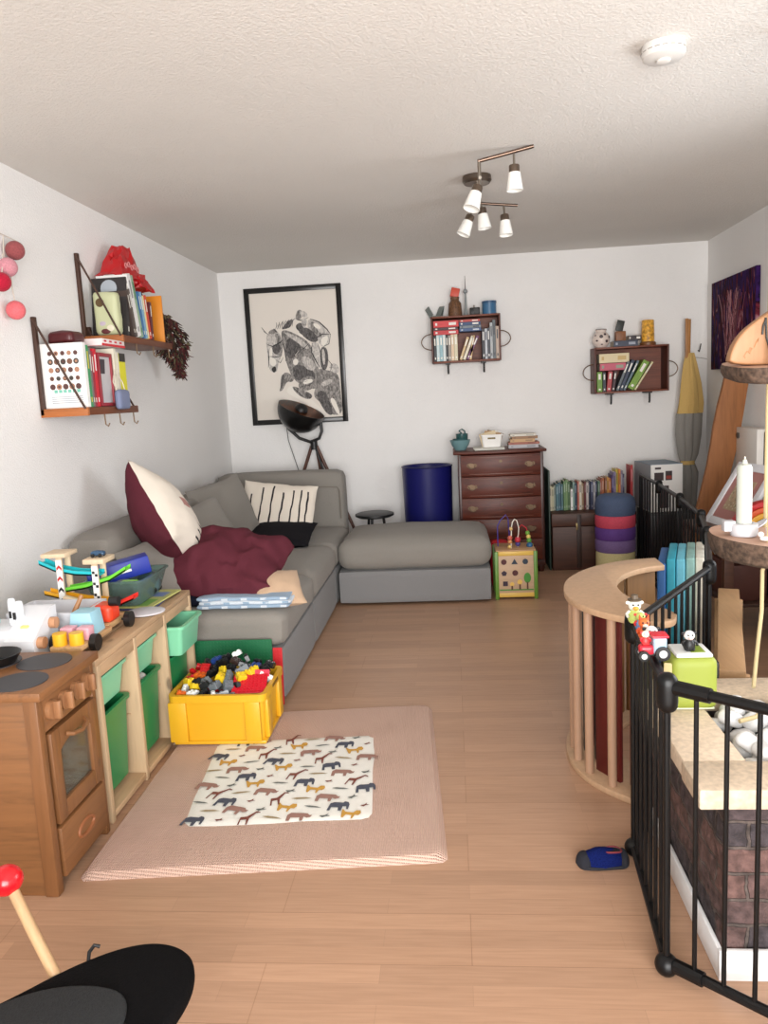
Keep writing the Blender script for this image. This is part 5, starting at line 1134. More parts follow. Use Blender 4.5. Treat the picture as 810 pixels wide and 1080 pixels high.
cloth([(1.885, 6.46, 1.64, .03), (1.885, 6.455, 1.55, .05), (1.89, 6.45, 1.4, .072), (1.888, 6.44, 1.25, .086), (1.878, 6.44, 1.17, .09)], mat((206, 172, 106), .9, kind='fabric'), 'yellow_cloth', 0)
cloth([(1.878, 6.44, 1.169, .088), (1.87, 6.44, 1.0, .085), (1.865, 6.43, .85, .07), (1.86, 6.43, .78, .05), (1.86, 6.43, .7, .075), (1.85, 6.42, .45, .07), (1.845, 6.42, .3, .04)], mat((146, 142, 136), .9, kind='fabric'), 'grey_cloth', 2)
part('tie_band', B().lathe([(.052, .765), (.056, .765), (.056, .795), (.052, .795)], (1.86, 6.43, 0), 20), mat((206, 172, 106), .9), ps)
single('wall_hook', B().tube([(1.98, 6.569, 1.66), (1.98, 6.54, 1.65), (1.98, 6.52, 1.67), (1.985, 6.515, 1.71)], .004, 8), IRON, 'small black hook on the wall beside the parasol pole', 'hook')
single('wall_wire', B().tube([(1.93, 6.568, 1.61), (2.0, 6.565, 1.6), (2.045, 6.555, 1.59)], .002, 6), mat((120, 110, 100), .5), 'thin wire crossing the corner beside the painting', 'wire')
# ------------------------------------------------------------------ fireguard
gd = thing('fireguard', 'black metal safety guard of hinged barred panels around the hearth', 'safety guard', (.8, 2.6, 0))
GP = [(.99, 1.32), (.468, 1.762), (.503, 2.26), (.93, 2.93), (1.143, 3.636), (1.263, 4.12), (1.34, 4.775), (1.392, 5.456), (1.418, 6.12)]
GB = mat((9, 9, 10), .4, spec=.3); HT = .745
for i, (a, c) in enumerate(zip(GP, GP[1:])):
    a = Vector((*a, 0)); c = Vector((*c, 0)); d = (c-a); L_ = d.length; d.normalize(); e0, e1 = a+d*.025, c-d*.025
    pn_ = part('top_rail', B().tube([e0+Vector((0, 0, HT-.012)), e1+Vector((0, 0, HT-.012))], .0125, 10), GB, gd)
    part('bottom_rail', B().tube([e0+Vector((0, 0, .035)), e1+Vector((0, 0, .035))], .0125, 10), GB, gd)
    nb = max(2, int(L_/(.066 if i < 3 else .092))); st_ = L_/nb
    for k in range(1, nb):
        p = a+d*st_*k; part('bar', B().cyl((p.x, p.y, .035), (p.x, p.y, HT-.012), .0058, n=8, caps=False), GB, pn_)
    if i in (0, len(GP)-2):
        e = e0 if i == 0 else e1
        b = B(); b.cyl((e.x, e.y, .0), (e.x, e.y, HT), .0105, n=12); part('end_post', b, GB, pn_)
for i, p in enumerate(GP[1:-1]):
    b = B(); b.soft((p[0]-.024, p[1]-.024, HT-.075), (p[0]+.024, p[1]+.024, HT+.02), .022, n=6); b.cyl((p[0], p[1], .03), (p[0], p[1], HT-.05), .0085, n=10); part('hinge', b, GB, gd)
    b = B(); b.sphere((p[0], p[1], .028), .028, u=14, v=10); part('foot', b, GB, gd)
a = Vector((*GP[1], 0)); d = (Vector((*GP[0], 0))-a).normalized()
for z, e in ((HT-.012, .1), (.035, .09)): part('latch_sleeve', B().tube([a+d*.02+Vector((0, 0, z)), a+d*e+Vector((0, 0, z))], .0175, 10), GB, gd)
# ------------------------------------------------------------------ climbing arch on its side
ca = thing('climbing_arch', 'curved wooden climbing arch lying on its side by the guard', 'climbing arch', (.6, 3.0, 0))
CP = mat((188, 154, 122), .5, kind='speckle', scale=60, c=.06, b=.05); CPE = mat((206, 164, 128), .5, kind='wood', ax=2, c=.1)
outer = [(.87, 3.47), (.75, 3.45), (.633, 3.388), (.54, 3.30), (.48, 3.21), (.43, 3.11), (.405, 3.0), (.395, 2.89), (.41, 2.78), (.454, 2.675), (.525, 2.589), (.601, 2.52), (.655, 2.50), (.70, 2.53), (.722, 2.60)]
inner = [(.70, 2.665), (.665, 2.71), (.63, 2.78), (.61, 2.85), (.602, 2.94), (.612, 3.04), (.65, 3.14), (.71, 3.225), (.78, 3.285), (.87, 3.32)]
def open_smooth(p, k=2):
    for _ in range(k):
        q = [p[0]]
        for a, c in zip(p, p[1:]):
            a, c = Vector(a), Vector(c); q += [tuple(a*.75+c*.25), tuple(a*.25+c*.75)]
        q.append(p[-1]); p = q
    return p
ringp = open_smooth(outer)+open_smooth(inner)
part('side_panel', B().prism(ringp, .636, .66, None, .004), CP, ca); part('side_panel', B().prism(ringp, .0, .024, None, .004), CP, ca)
om = open_smooth(outer, 2)
def along(poly, s):
    L_ = [0]
    for a, c in zip(poly, poly[1:]): L_.append(L_[-1]+(Vector(c)-Vector(a)).length)
    t = s*L_[-1]
    for k in range(len(poly)-1):
        if t <= L_[k+1]:
            f = (t-L_[k])/max(1e-9, L_[k+1]-L_[k]); a, c = Vector(poly[k]), Vector(poly[k+1]); return a*(1-f)+c*f, (c-a).normalized()
    return Vector(poly[-1]), (Vector(poly[-1])-Vector(poly[-2])).normalized()
DOW = mat((172, 136, 110), .5, kind='wood', ax=2, c=.12)
for s in (.06, .18, .3, .42, .52, .60, .68, .77, .86):
    p, d = along(om, s); nrm = Vector((-d.y, d.x)); p = p+nrm*.03
    part('rung', B().cyl((p.x, p.y, .024), (p.x, p.y, .636), .0155, n=14, caps=False), DOW, ca)
def slat(s, wd, off, m, nm):
    p, d = along(om, s); nrm = Vector((-d.y, d.x)); p = p+nrm*off
    M = Matrix.Translation((p.x, p.y, 0)) @ Matrix.Rotation(math.atan2(d.y, d.x), 4, 'Z')
    part('slat', B().box((-wd/2, -.008, .024), (wd/2, .008, .636), .003, M=M), m, ca, nm)
RED = mat((90, 22, 18), .5, kind='wood', ax=2, c=.25); GRD = mat((34, 42, 40), .55, kind='wood', ax=2, c=.2); OLV = mat((120, 84, 44), .5, kind='wood', ax=2, c=.25)
slat(.565, .075, .075, GRD, 'dark green slat'); slat(.725, .125, .075, RED, 'dark red slat'); slat(.835, .09, .085, RED, 'dark red slat'); slat(.62, .03, .1, GRD, None)
slat(.47, .11, .1, RED, 'dark red slat'); slat(.36, .12, .1, RED, 'dark red slat'); slat(.24, .13, .11, OLV, 'olive brown slat'); slat(.1, .14, .11, OLV, 'olive brown slat')
# foam mats standing behind the arch
fx = Vector((.88, 3.45, 0))
for k, (c, nm, h) in enumerate((((40, 92, 150), 'navy and mid blue foam panel standing behind the climbing arch', .635), ((40, 150, 170), 'teal foam panel standing beside the navy one', .655), ((104, 184, 204), 'sky blue foam panel in the middle of the standing row', .652),
                        ((140, 180, 172), 'sage green foam panel standing between the sky blue and cream ones', .655), ((226, 220, 204), 'cream foam panel standing against the black guard', .655))):
    M = T(.872+.0415*k, 3.45+.002*k, 0) @ rot('Z', -17)
    b = B(); b.box((0, .0, .002), (.036, .38, h), .006, 3); bmesh.ops.transform(b.bm, matrix=M, verts=b.bm.verts[:])
    single('foam_panel', b, mat(c, .6, kind='speckle', scale=30, c=.06, b=.1), nm, 'foam panel')
# ------------------------------------------------------------------ hearth
he = thing('brick_hearth', 'low brick hearth with a pale stone rim and a pit of white pebbles', 'hearth', (.95, 2.1, 0))
HX0, HX1, HY0, HY1 = .60, 1.4, 1.765, 2.44
BR = mat((0, 0, 0), .9, kind='brick')
b = B()
# brick skin with an uneven face
t = bmesh.new()
def bface(p0, p1, n=70, m=44):
    g = {}
    p0 = Vector((*p0, 0)); p1 = Vector((*p1, 0)); d = p1-p0; nn = Vector((d.y, -d.x, 0)).normalized()
    for i in range(n+1):
        for j in range(m+1):
            q = p0+d*i/n; q.z = .04+(.44-.04)*j/m; e = 0 if i in (0, n) or j in (0, m) else 1
            q2 = q+nn*(noise.noise(q*22)*.006+noise.noise(q*60)*.003)*e; g[i, j] = t.verts.new(q2)
    for i in range(n):
        for j in range(m): t.faces.new((g[i, j], g[i+1, j], g[i+1, j+1], g[i, j+1]))
bface((HX0, HY0), (HX1, HY0)); bface((HX0, HY1), (HX0, HY0))
b.add(t); b.box((HX0+.012, HY0+.012, .0), (HX1, HY1, .40)); part('brick_base', b, BR, he)
SB = mat((206, 186, 162), .75, kind='speckle', scale=70, c=.12, b=.35)
b = B(); b.box((.535, 1.738, .44), (1.4, 1.885, .49), .006); part('stone_slab', b, SB, he)
b = B(); b.box((.54, 1.8855, .44), (.692, 2.45, .49), .006); part('stone_slab', b, SB, he)
b = B(); b.box((.6925, 2.3, .44), (1.4, 2.45, .489), .006); part('stone_slab', b, SB, he)
b = B(); b.box((1.15, 1.8855, .44), (1.4, 2.2995, .489), .006); part('stone_slab', b, SB, he)
part('pit_floor', B().box((.69, 1.88, .4005), (1.16, 2.305, .405)), mat((40, 38, 38), .9), he)
WB = mat((236, 236, 236), .4)
b = B(); b.box((.585, 1.743, .0), (1.4, 1.757, .078), .003); part('skirting', b, WB, he, 'white skirting board')
b = B(); b.box((.585, 1.757, .0), (.597, 2.44, .076), .003); part('skirting', b, WB, he, 'white skirting board')
random.seed(21)
proto = None; k = 0
PB = [mat(c, .55, kind='speckle', scale=30, c=.05, b=.05) for c in ((222, 222, 222), (206, 206, 208), (232, 232, 230))]
for lay, zc in ((0, .425), (1, .462)):
    for i in range(7):
        for j in range(6):
            x = .735+.066*i+(.033 if (j+lay) % 2 else 0)+random.uniform(-.006, .006); y = 1.925+.066*j+random.uniform(-.006, .006)+(.02 if lay else 0)
            if x > 1.115 or y > 2.27 or (lay and random.random() < .12): continue
            r = random.uniform(.027, .033)
            if proto is None:
                b = B(); b.soft((-.034, -.027, -.021), (.034, .027, .021), .02, n=8, wr=.004)
                proto = single('pebble', b, PB[0], 'smooth white pebble lying in the hearth pit', 'pebble', 'white pebbles in the hearth pit'); o = proto; o.location = (x, y, zc)
            else:
                o = proto.copy(); COL.objects.link(o); o.location = (x, y, zc)
            o.rotation_euler = (random.uniform(-.4, .4), random.uniform(-.4, .4), random.uniform(0, 6)); s_ = random.uniform(.85, 1.12); o.scale = (s_, s_, s_)
# green music box with figure
gbx = thing('music_box', 'lime green music box with a white top on the hearth rim', 'music box', (.66, 2.25, .49))
LIME = mat((146, 158, 62), .55)
part('case', B().soft((.597, 2.19, .491), (.725, 2.31, .645), .022, n=10), LIME, gbx)
b = B(); b.box((.61, 2.2, .643), (.712, 2.3, .655), .005); part('top_frame', b, mat((222, 224, 222), .4), gbx)
part('top_inset', B().box((.655, 2.215, .6545), (.695, 2.28, .6565), .001), mat((120, 140, 40), .5), gbx)
part('knob', B().soft((.724, 2.215, .575), (.735, 2.265, .625), .005, n=5), BLACK, gbx)
part('base_edge', B().box((.605, 2.198, .4905), (.717, 2.302, .497), .003), mat((210, 216, 190), .5), gbx)
def figure(name, label, x, y, z, body, head, acc, s=1.0, hat=None, ears=None, snout=None, face=-1, lean=0):
    f = thing(name, label, 'toy figure', (x, y, z))
    q = lambda dx, dy, dz: (x+dx*s, y+dy*s, z+dz*s)
    b = B(); b.lathe([(0, 0), (.013*s, 0), (.017*s, .008*s), (.016*s, .022*s), (.009*s, .033*s), (0, .034*s)], (x, y, z), 18)
    for d in (-1, 1): b.sphere(q(.008*d, -.008, .004), .0065*s, (1, 1.4, .7), None, 10, 8)
    part('body', b, mat(body, .45), f)
    b = B(); b.sphere(q(0, 0, .043), .0155*s, (1, .95, .92), None, 18, 12); hd = part('head', b, mat(head, .45), f)
    b = B()
    for d in (-1, 1): b.sphere(q(.006*d, -.0135, .047), .0026*s, u=8, v=6)
    part('eye', b, BLACK, hd)
    b = B(); b.sphere(q(0, -.0145, .039), .007*s, (1.1, .9, .75), None, 12, 8); part('snout', b, mat(snout or head, .45), hd)
    b = B()
    for d in (-1, 1):
        b.tube([q(.012*d, 0, .028), q(.02*d, -.004, .022), q(.019*d, -.012, .017)], [.0045*s, .004*s, .0035*s], 8)
    part('arm', b, mat(acc, .45), f)
    b = B()
    for d in (-1, 1):
        if ears == 'pointy': b.cyl(q(.009*d, 0, .053), q(.013*d, 0, .068), .006*s, .0006, 8)
        else: b.sphere(q(.016*d, 0, .05), .006*s, (1, .5, .8), None, 10, 8)
    part('ear', b, mat(acc, .45), hd)
    if hat: b = B(); b.lathe([(0, .056*s), (.017*s, .056*s), (.017*s, .059*s), (.009*s, .06*s), (.008*s, .07*s), (0, .071*s)], (x, y, z), 16); part('hat', b, mat(hat, .5), f)
    return f
ZR = HT+.0008
figure('cow_figure', 'black and white cow figure standing on the lime green music box', .655, 2.235, .6565, (24, 24, 26), (226, 224, 222), (24, 24, 26), 1.0, snout=(230, 190, 184))
figure('bird_figure', 'white toy bird with a dark hat on the guard rail by the far hinge', .500, 2.225, ZR, (190, 206, 110), (236, 234, 220), (222, 224, 214), 1.15, hat=(90, 76, 60), snout=(226, 160, 60))
figure('frog_figure', 'small blue and lime toy figure next to the hatted bird', .500, 2.155, ZR, (110, 140, 190), (186, 200, 110), (206, 50, 50), .85)
figure('fox_figure', 'orange toy fox on the guard rail', .492, 2.08, ZR, (216, 96, 44), (226, 110, 50), (206, 80, 36), .95, ears='pointy', snout=(240, 226, 210))
figure('calf_figure', 'white toy calf with black patches on the guard rail', .4885, 1.99, ZR, (206, 40, 50), (234, 228, 226), (30, 28, 30), 1.05, snout=(236, 196, 192))
tc = thing('toy_tractor', 'red toy tractor on the guard rail at the near corner', 'toy tractor', (.478, 1.89, ZR))
z = ZR
TRD2 = mat((206, 40, 56), .35)
part('bonnet', B().soft((.440, 1.90, z+.012), (.476, 1.93, z+.036), .008, n=6), TRD2, tc); part('cabin', B().soft((.472, 1.897, z+.014), (.505, 1.933, z+.058), .007, n=6), mat((150, 176, 196), .3), tc); part('roof', B().soft((.468, 1.893, z+.056), (.509, 1.937, z+.064), .004, n=4), TRD2, tc)
part('chassis', B().box((.445, 1.904, z+.008), (.5, 1.926, z+.016), .002), BLACK, tc)
for x, r in ((.448, .013), (.493, .018)):
    for y in (1.895, 1.935):
        wl = part('wheel', B().cyl((x, y-.005, z+r), (x, y+.005, z+r), r, n=18), BLACK, tc); part('wheel_cap', B().cyl((x, y-.0062, z+r), (x, y+.0062, z+r), r*.55, n=14), mat((196, 196, 198), .4), wl)
figure('driver_figure', 'tiny toy figure in red standing on the tractor bonnet', .456, 1.915, z+.0365, (206, 50, 50), (240, 222, 200), (196, 40, 50), .6)
single('toy_boat', B().prism([(-.03, 0), (.03, .004), (.045, .012), (-.04, .012)], -.009, .009, T(.523, 1.93, .752) if False else T(.481, 1.805, ZR-.001) @ rot('Z', 75) @ rot('X', 90), .002), mat((228, 210, 150), .5), 'cream coloured flat toy piece on the guard rail beside the tractor', 'toy')
# ------------------------------------------------------------------ beam bench and things behind the guard
bn = thing('beam_bench', 'narrow pale wooden beam bench behind the guard', 'bench', (1.07, 3.2, 0))
bw = mat((190, 150, 108), .55, kind='wood', ax=1, c=.12)
Mbn = T(.907+.0, 2.62, 0) @ rot('Z', -18.2)
b = B(); b.box((-.045, 0, .415), (.045, 1.14, .45), .004); bmesh.ops.transform(b.bm, matrix=Mbn, verts=b.bm.verts[:]); part('beam', b, bw, bn)
for y in (.05, 1.06):
    b = B(); b.box((-.06, y, 0), (.06, y+.03, .4149), .004); bmesh.ops.transform(b.bm, matrix=Mbn, verts=b.bm.verts[:]); part('leg', b, bw, bn)
bk_ = thing('wicker_basket', 'dark wicker basket behind the beam bench holding toys', 'basket', (1.5, 3.15, 0))
part('basket_body', B().lathe([(0, 0), (.2, 0), (.225, .2), (.235, .37), (.222, .37), (.21, .2), (.19, .02), (0, .02)], (1.5, 3.15, 0), 36), mat((62, 44, 36), .8, kind='speckle', scale=60, c=.4, b=1.0), bk_)
part('rim', B().tube([(1.5+.23*math.cos(a), 3.15+.23*math.sin(a), .37) for a in [2*PI*q/36 for q in range(36)]], .013, 8, True), mat((70, 52, 44), .8), bk_)
ty = thing('toy_tray', 'red and white plastic toy dish on the wicker basket', 'toy', (1.5, 3.12, .385))
part('dish', B().lathe([(0, .384), (.2, .384), (.235, .41), (.238, .43), (.22, .43), (.19, .4), (0, .4)], (1.5, 3.12, 0), 36), mat((214, 52, 28), .35), ty)
part('dish_lid', B().lathe([(0, .43), (.21, .43), (.17, .445), (0, .448)], (1.51, 3.12, 0), 36), mat((220, 216, 226), .4), ty)
gr_ = thing('game_box', 'green game box under the blue one on the toy dish', 'game box', (1.5, 3.12, .449))
part('box_lid', B().box((1.33, 3.0, .4492), (1.67, 3.24, .515), .003), mat((60, 136, 60), .4), gr_); b = B()
for k in range(4): b.box((1.37+.03*k, 2.9992, .475), (1.388+.03*k, 3.0, .487)); b.box((1.37+.03*k, 2.9992, .492), (1.385+.03*k, 3.0, .501))
part('lettering', b, WHITE, gr_)
bl_ = thing('game_box', 'blue game box on top of the green game box behind the guard', 'game box', (1.49, 3.12, .5155))
part('box_lid', B().box((1.305, 2.99, .5155), (1.66, 3.25, .61), .003), mat((56, 130, 206), .4), bl_); part('box_base', B().box((1.31, 3.0, .611), (1.655, 3.24, .675), .003), mat((78, 90, 104), .4), bl_)
b = B()
for k in range(3): b.box((1.41+.05*k, 2.9892, .55), (1.418+.05*k, 2.99, .59)); b.box((1.41+.05*k, 2.9892, .582), (1.44+.05*k, 2.99, .59)); b.box((1.41+.05*k, 2.9892, .55), (1.435+.05*k, 2.99, .557))
part('lettering', b, WHITE, bl_)
tb_ = thing('low_table', 'dark brown low wooden table behind the guard carrying a frame and a rainbow', 'table', (1.72, 4.55, 0))
TBW = mat((80, 46, 28), .5, kind='wood', ax=0, c=.35)
part('table_top', B().box((1.41, 4.2, .53), (2.03, 5.0, .565), .006), TBW, tb_)
for x in (1.44, 1.98):
    for y in (4.24, 4.94): part('leg', B().box((x-.025, y-.025, 0), (x+.025, y+.025, .529), .003), TBW, tb_)
part('shelf', B().box((1.44, 4.24, .2), (1.98, 4.94, .22), .003), mat((60, 36, 24), .6), tb_)
for k, (x, y, w_, c, lab) in enumerate(((1.47, 4.3, .2, (80, 40, 30), 'dark red brown box on the lower shelf of the low table'), (1.72, 4.3, .22, (56, 48, 46), 'dark grey box on the lower shelf of the low table'))):
    single('storage_box', B().box((x, y, .2205), (x+w_, y+.3, .42), .006), mat(c, .6), lab, 'box')
wf = thing('white_frame', 'white picture frame with a pink mat leaning askew on the low table', 'picture frame', (1.66, 4.5, .566))
def frame_pts(M):
    b = B(); s = .21
    for lo, hi in (((-s, -s), (-s+.05, s)), ((s-.05, -s), (s, s)), ((-s+.05, -s), (s-.05, -s+.05)), ((-s+.05, s-.05), (s-.05, s))): b.box((lo[0], -.012, lo[1]), (hi[0], .012, hi[1]), .002)
    bmesh.ops.transform(b.bm, matrix=M, verts=b.bm.verts[:]); part('frame', b, mat((226, 226, 230), .4), wf)
    b = B(); b.box((-s+.05, -.004, -s+.05), (s-.05, .004, s-.05)); b.m(1).box((-.1, -.006, -.1), (.1, -.0038, .1)); b.m(2)
    random.seed(9)
    for k in range(70):
        x, z = random.uniform(-.09, .09), random.uniform(-.09, .09); b.m(2+k % 2).poly([(x-.008, -.0065-.00002*k, z), (x, -.0065-.00002*k, z-.007), (x+.008, -.0065-.00002*k, z), (x, -.0065-.00002*k, z+.007)])
    bmesh.ops.transform(b.bm, matrix=M, verts=b.bm.verts[:]); part('print', b, [mat((176, 120, 114), .6), mat((176, 150, 120), .6), mat((196, 186, 150), .6), mat((140, 130, 100), .6)], wf)
Zf = Vector((-.33, .05, .22)).normalized(); Yf = Vector((.0, -1, .0)); Yf = (Yf-Zf*Yf.dot(Zf)).normalized(); Xf = Vector((.55, .02, .83)).normalized()
# frame axes: a runs along the table edge towards the viewer, c runs up the slope, normal faces the room
af = Vector((.14, -.985, .0)).normalized(); cf = Vector((.52, .08, .85)); cf = (cf-af*cf.dot(af)).normalized(); nf = cf.cross(af).normalized()
MF = Matrix((af, nf, cf)).transposed().to_4x4(); MF.translation = Vector((1.545, 4.93, .574))+af*.21+cf*.19
FS = .205
frame_pts(MF)
RB = thing('rainbow_stacker', 'wooden rainbow arch toy standing before the white frame', 'rainbow toy', (1.66, 4.3, .566))
for k, c in enumerate(((186, 24, 26), (214, 84, 32), (222, 160, 46), (104, 140, 46), (50, 90, 54))):
    r1 = .205-.03*k; r0 = r1-.028
    pts = [(r1*math.cos(a), r1*math.sin(a)) for a in [PI*q/28 for q in range(29)]]+[(r0*math.cos(a), r0*math.sin(a)) for a in [PI*q/28 for q in range(28, -1, -1)]]
    part('arch', B().prism(pts, -.035, .035, T(1.665, 4.3, .5662) @ Matrix(((1, 0, 0, 0), (0, 0, 1, 0), (0, 1, 0, 0), (0, 0, 0, 1))), .003), mat(c, .5), RB)
# ------------------------------------------------------------------ hanging shelf of wood slabs
hs = thing('hanging_shelf', 'two live edged wood slabs hung on pale ropes in front of the hearth wall', 'hanging shelf', (1.15, 2.65, .83))
SW = mat((180, 142, 120), .6, kind='wood', ax=0, c=.14); BK = mat((84, 66, 54), .9, kind='speckle', scale=60, c=.5, b=1.0); SE = mat((200, 146, 94), .6, kind='wood', ax=0, c=.2)
def slab(poly, zt, th, M, cut, nm, lab):
    b = B(); t = bmesh.new(); n = len(poly); P0 = [Vector(p) for p in poly]; c = sum(P0, Vector((0, 0)))/n
    lv = [(1.0, 0), (1.012, -th*.15), (1.0, -th*.5), (.96, -th*.85), (.9, -th)]
    rings = []
    for li, (s, dz) in enumerate(lv):
        ring = []
        for i, p in enumerate(P0):
            q = c+(p-c)*s
            if i in cut: q = p.copy()
            j = 0 if (li == 0 or i in cut) else noise.noise(Vector((p.x*14, p.y*14, li)))*.008
            ring.append(t.verts.new((q.x+j, q.y+j, zt+dz)))
        rings.append(ring)
    f = t.faces.new(rings[0]); f.material_index = 0
    for a, d in zip(rings, rings[1:]):
        for k in range(n):
            f = t.faces.new((a[k], d[k], d[(k+1) % n], a[(k+1) % n])); f.material_index = 2 if (k in cut and (k+1) % n in cut) else 1
    f = t.faces.new(rings[-1][::-1]); f.material_index = 0
    bmesh.ops.recalc_face_normals(t, faces=t.faces[:])
    bmesh.ops.transform(t, matrix=M, verts=t.verts[:])
    me = bpy.data.meshes.new('t'); t.to_mesh(me); t.free(); b.bm.from_mesh(me); bpy.data.meshes.remove(me)
    return part('slab', b, [SW, BK, SE], hs, lab, sharp=28)
def dens(p, k):
    q = []
    for i in range(len(p)):
        a, c = Vector(p[i]), Vector(p[(i+1) % len(p)])
        for j in range(k): q.append(tuple(a+(c-a)*j/k))
    return q
PU = [(.865, 2.55), (.89, 2.46), (.93, 2.44), (1.45, 2.44), (1.5, 2.6), (1.45, 2.82), (1.1, 2.84), (.95, 2.80), (.88, 2.70)]
PL_ = [(.83, 2.60), (.87, 2.50), (.93, 2.44), (.95, 2.43), (1.5, 2.43), (1.55, 2.6), (1.5, 2.85), (1.1, 2.87), (.95, 2.82), (.86, 2.74)]
def sc_(pl): return dens(pl, 3)
piv = Vector((1.1, 2.6, 1.455))
PU = smooth_poly(PU, 2); PL_ = smooth_poly(PL_, 2)
cutset = lambda pl: set(i for i, p in enumerate(pl) if p[1] < 2.452 and p[0] > .95)
slab(PU, 1.462, .05, T(*piv) @ rot('X', 5) @ T(*(-piv)), cutset(PU), 'slab', 'upper wood slab')
piv = Vector((1.1, 2.6, .89))
slab(PL_, .905, .075, T(*piv) @ rot('Y', 3) @ rot('X', 1) @ T(*(-piv)), cutset(PL_), 'slab', 'lower wood slab')
ROPE = mat((192, 174, 132), .8)
part('rope', B().tube([(.973, 2.5, 2.499), (.972, 2.5, 1.9), (.972, 2.5, 1.4), (.972, 2.5, .87), (.955, 2.5, .82), (.94, 2.46, .7), (.905, 2.4, .58), (.86, 2.3, .515)], .0062, 8), ROPE, hs)
part('rope', B().tube([(1.42, 2.5, 2.499), (1.42, 2.5, 1.4), (1.42, 2.5, .84), (1.2, 2.47, .7), (.985, 2.42, .67), (.95, 2.38, .58), (.88, 2.2, .51), (.80, 2.12, .500), (.75, 2.1, .497)], .0062, 8), ROPE, hs)
for x in (1.0, 1.42): part('rope', B().tube([(x+.06, 2.76, 2.499), (x+.06, 2.76, 1.4), (x+.06, 2.76, .84)], .0062, 8), ROPE, hs)
part('rope', B().tube([(.975, 2.44, .83), (.965, 2.42, .7), (.93, 2.36, .56), (.9, 2.2, .505), (.885, 2.08, .5)], .0055, 8), ROPE, hs)
# candle etc on the lower slab
ZS = .915
cd_ = thing('candle', 'tall white candle in the scalloped holder on the lower slab', 'candle', (.932, 2.6, .93))
part('wax', B().lathe([(0, .93), (.0235, .93), (.0235, 1.135), (.019, 1.146), (.008, 1.15), (.006, 1.162), (0, 1.164)], (.932, 2.6, 0), 28), mat((184, 188, 178), .4), cd_)
part('wick', B().cyl((.932, 2.6, 1.16), (.932, 2.6, 1.172), .002), mat((220, 220, 200), .8), cd_)
ch_ = thing('candle_holder', 'white ceramic candle holder under the tall candle', 'candle holder', (.932, 2.6, ZS))
part('cup', B().lathe([(0, .916), (.04, .916), (.043, .925), (.042, .955), (.028, .957), (.0245, .929), (0, .929)], (.932, 2.6, 0), 32), mat((196, 196, 200), .4), ch_)
part('handle', B().box((.868, 2.59, .93), (.905, 2.625, .965), .004), mat((196, 196, 200), .4), ch_)
c2_ = thing('candle', 'short cream candle in a white cup beside the tall candle', 'candle', (1.02, 2.55, .91))
part('wax', B().lathe([(0, .922), (.028, .922), (.029, .99), (.024, 1.005), (0, 1.008)], (1.02, 2.55, 0), 24), mat((236, 214, 150), .4), c2_)
part('cup', B().lathe([(0, .91), (.033, .91), (.036, .945), (.03, .945), (.028, .921), (0, .921)], (1.02, 2.55, 0), 24), WHITE, c2_)
b = B(); b.sphere((.962, 2.5, .922), .012, (1.4, 1, .6)); b.sphere((.985, 2.5, .921), .012, (1.2, 1, .6)); b.sphere((.95, 2.505, .935), .009); b.tube([(.972, 2.5, .925), (.99, 2.49, .94), (1.01, 2.5, .93)], .004)
single('clay_ornament', b, WHITE, 'small white clay ornament at the front edge of the lower slab', 'ornament')
single('paper_leaf', B().prism(smooth_poly([(-.04, 0), (0, .03), (.05, .0), (0, -.03)]), 0, .004, T(1.0, 2.66, .935) @ rot('Y', -30) @ rot('Z', 15)), mat((216, 216, 226), .6), 'pale lilac white paper leaf behind the short candle', 'ornament')
# carved wooden figure on the upper slab
wf2 = thing('carved_figure', 'rounded pale wooden carving tied with a dark cord on the upper slab', 'wooden ornament', (.98, 2.56, 1.465))
body = smooth_poly([(-.125, 0), (-.12, .045), (-.09, .1), (-.03, .145), (.02, .175), (.07, .165), (.13, .12), (.14, 0)], 2)
Mv = T(.985, 2.565, 1.459) @ Matrix(((1, 0, 0, 0), (0, 0, 1, 0), (0, 1, 0, 0), (0, 0, 0, 1)))
part('carving', B().prism(body, -.022, .022, Mv, .006, 3), mat((172, 126, 88), .5, kind='wood', ax=2, c=.1), wf2)
part('cord', B().tube([(.965, 2.54, 1.6), (.968, 2.538, 1.54), (.976, 2.537, 1.51), (.992, 2.537, 1.5), (1.02, 2.537, 1.515)], .0032, 6), BLACK, wf2)
b = B(); b.tube([(.966, 2.538, 1.598), (.957, 2.537, 1.575), (.955, 2.537, 1.55)], .0028, 6); part('cord_tail', b, BLACK, wf2); part('cord_knot', B().sphere((.983, 2.536, 1.503), .007), BLACK, wf2); part('eye', B().sphere((.993, 2.54, 1.557), .004), BLACK, wf2)
part('wooden_ring', B().tube([(1.015+.024*math.cos(a), 2.53, 1.487+.02*math.sin(a)) for a in [2*PI*q/20 for q in range(20)]], .009, 10, True), mat((236, 214, 150), .5), wf2)
b = B()
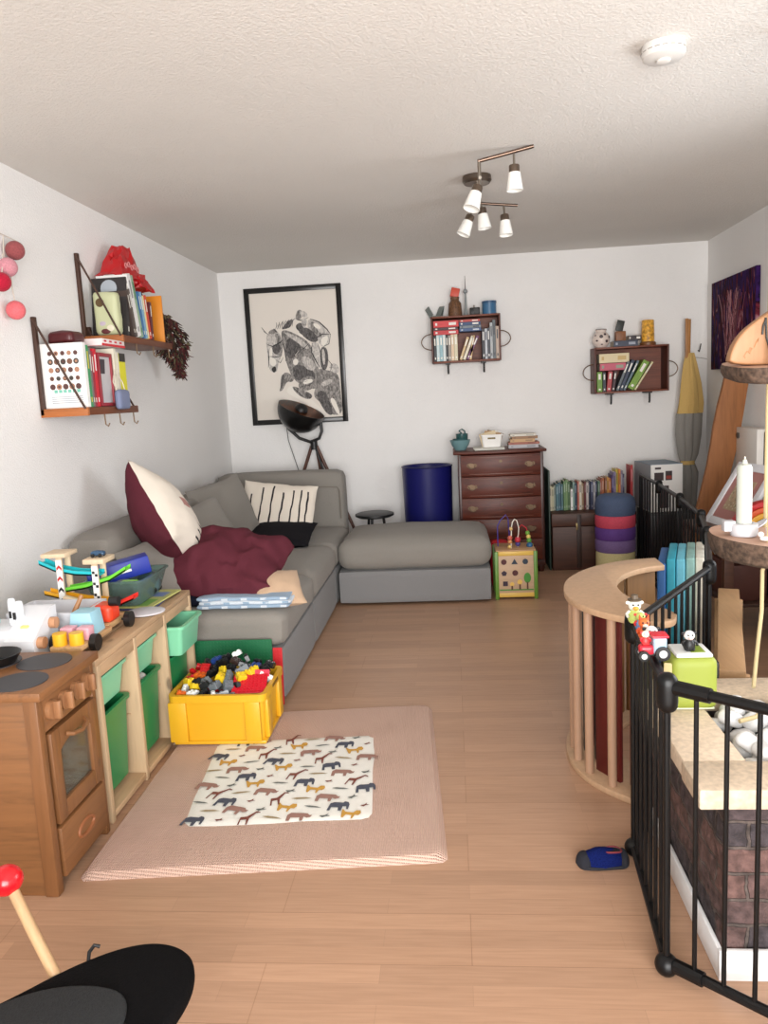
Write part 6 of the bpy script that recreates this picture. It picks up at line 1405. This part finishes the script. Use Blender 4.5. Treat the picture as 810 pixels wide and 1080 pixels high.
for k, pts in enumerate(([(-.02, .01), (-.03, .0), (-.02, -.01)], [(-.008, .012), (.002, .004), (-.004, -.008), (-.012, 0), (-.008, .012)], [(.012, 0), (.014, .016)], [(.014, .014), (.022, .022), (.024, .008)])):
    b.tube([(.925+.9*x*.8-.0*k+z*.25, 2.5425, 1.505+z+x*.6) for x, z in pts], .0016, 5)
part('carved_lettering', b, mat((170, 120, 76), .6), wf2)
# ------------------------------------------------------------------ slipper
sp2 = thing('slipper', 'small navy and blue child slipper lying on the floor', 'slipper', (.405, 2.21, 0))
foot = smooth_poly([(-.078, .0), (-.07, .03), (-.02, .036), (.03, .033), (.07, .03), (.078, .0), (.07, -.03), (.02, -.034), (-.03, -.036), (-.068, -.03)])
Ms = T(.405, 2.215, 0) @ rot('Z', 3)
Ms = T(.40, 2.215, 0) @ rot('Z', 3)
part('sole', B().prism(foot, .0, .01, Ms, .003), mat((26, 26, 32), .8), sp2)
def upper(x0, x1, w_, h_, wr):
    b = B(); b.sphere(((x0+x1)/2, 0, .008), 1, ((x1-x0)/2, w_, h_), u=22, v=14)
    for v in b.bm.verts:
        if v.co.z < .008: v.co.z = .008
        v.co += noise.noise_vector(v.co*40)*wr
    bmesh.ops.transform(b.bm, matrix=Ms, verts=b.bm.verts[:]); return b
part('upper', upper(-.074, .076, .034, .044, .003), mat((16, 28, 84), .95, kind='fabric', c=.3), sp2)
part('toe_cap', upper(-.0785, -.028, .0335, .034, .002), mat((24, 25, 34), .9), sp2); part('heel_cap', upper(.045, .0795, .032, .038, .002), mat((24, 25, 34), .9), sp2)
b = B(); b.tube([Ms @ Vector((.03+.026*math.cos(a), -.004+.016*math.sin(a), .049-.004*math.cos(a)**2)) for a in [2*PI*q/20 for q in range(20)]], .0028, 6, True); part('collar', b, mat((120, 44, 52), .8), sp2, 'red trimmed opening')
b = B(); b.lathe([(0, .0505), (.022, .0505), (.022, .052), (0, .052)], (0, 0, 0), 20, T(.03, -.004, -.0035)@Matrix.Diagonal((1, .6, 1, 1))); bmesh.ops.transform(b.bm, matrix=Ms, verts=b.bm.verts[:]); part('opening', b, mat((18, 18, 24), .9), sp2)
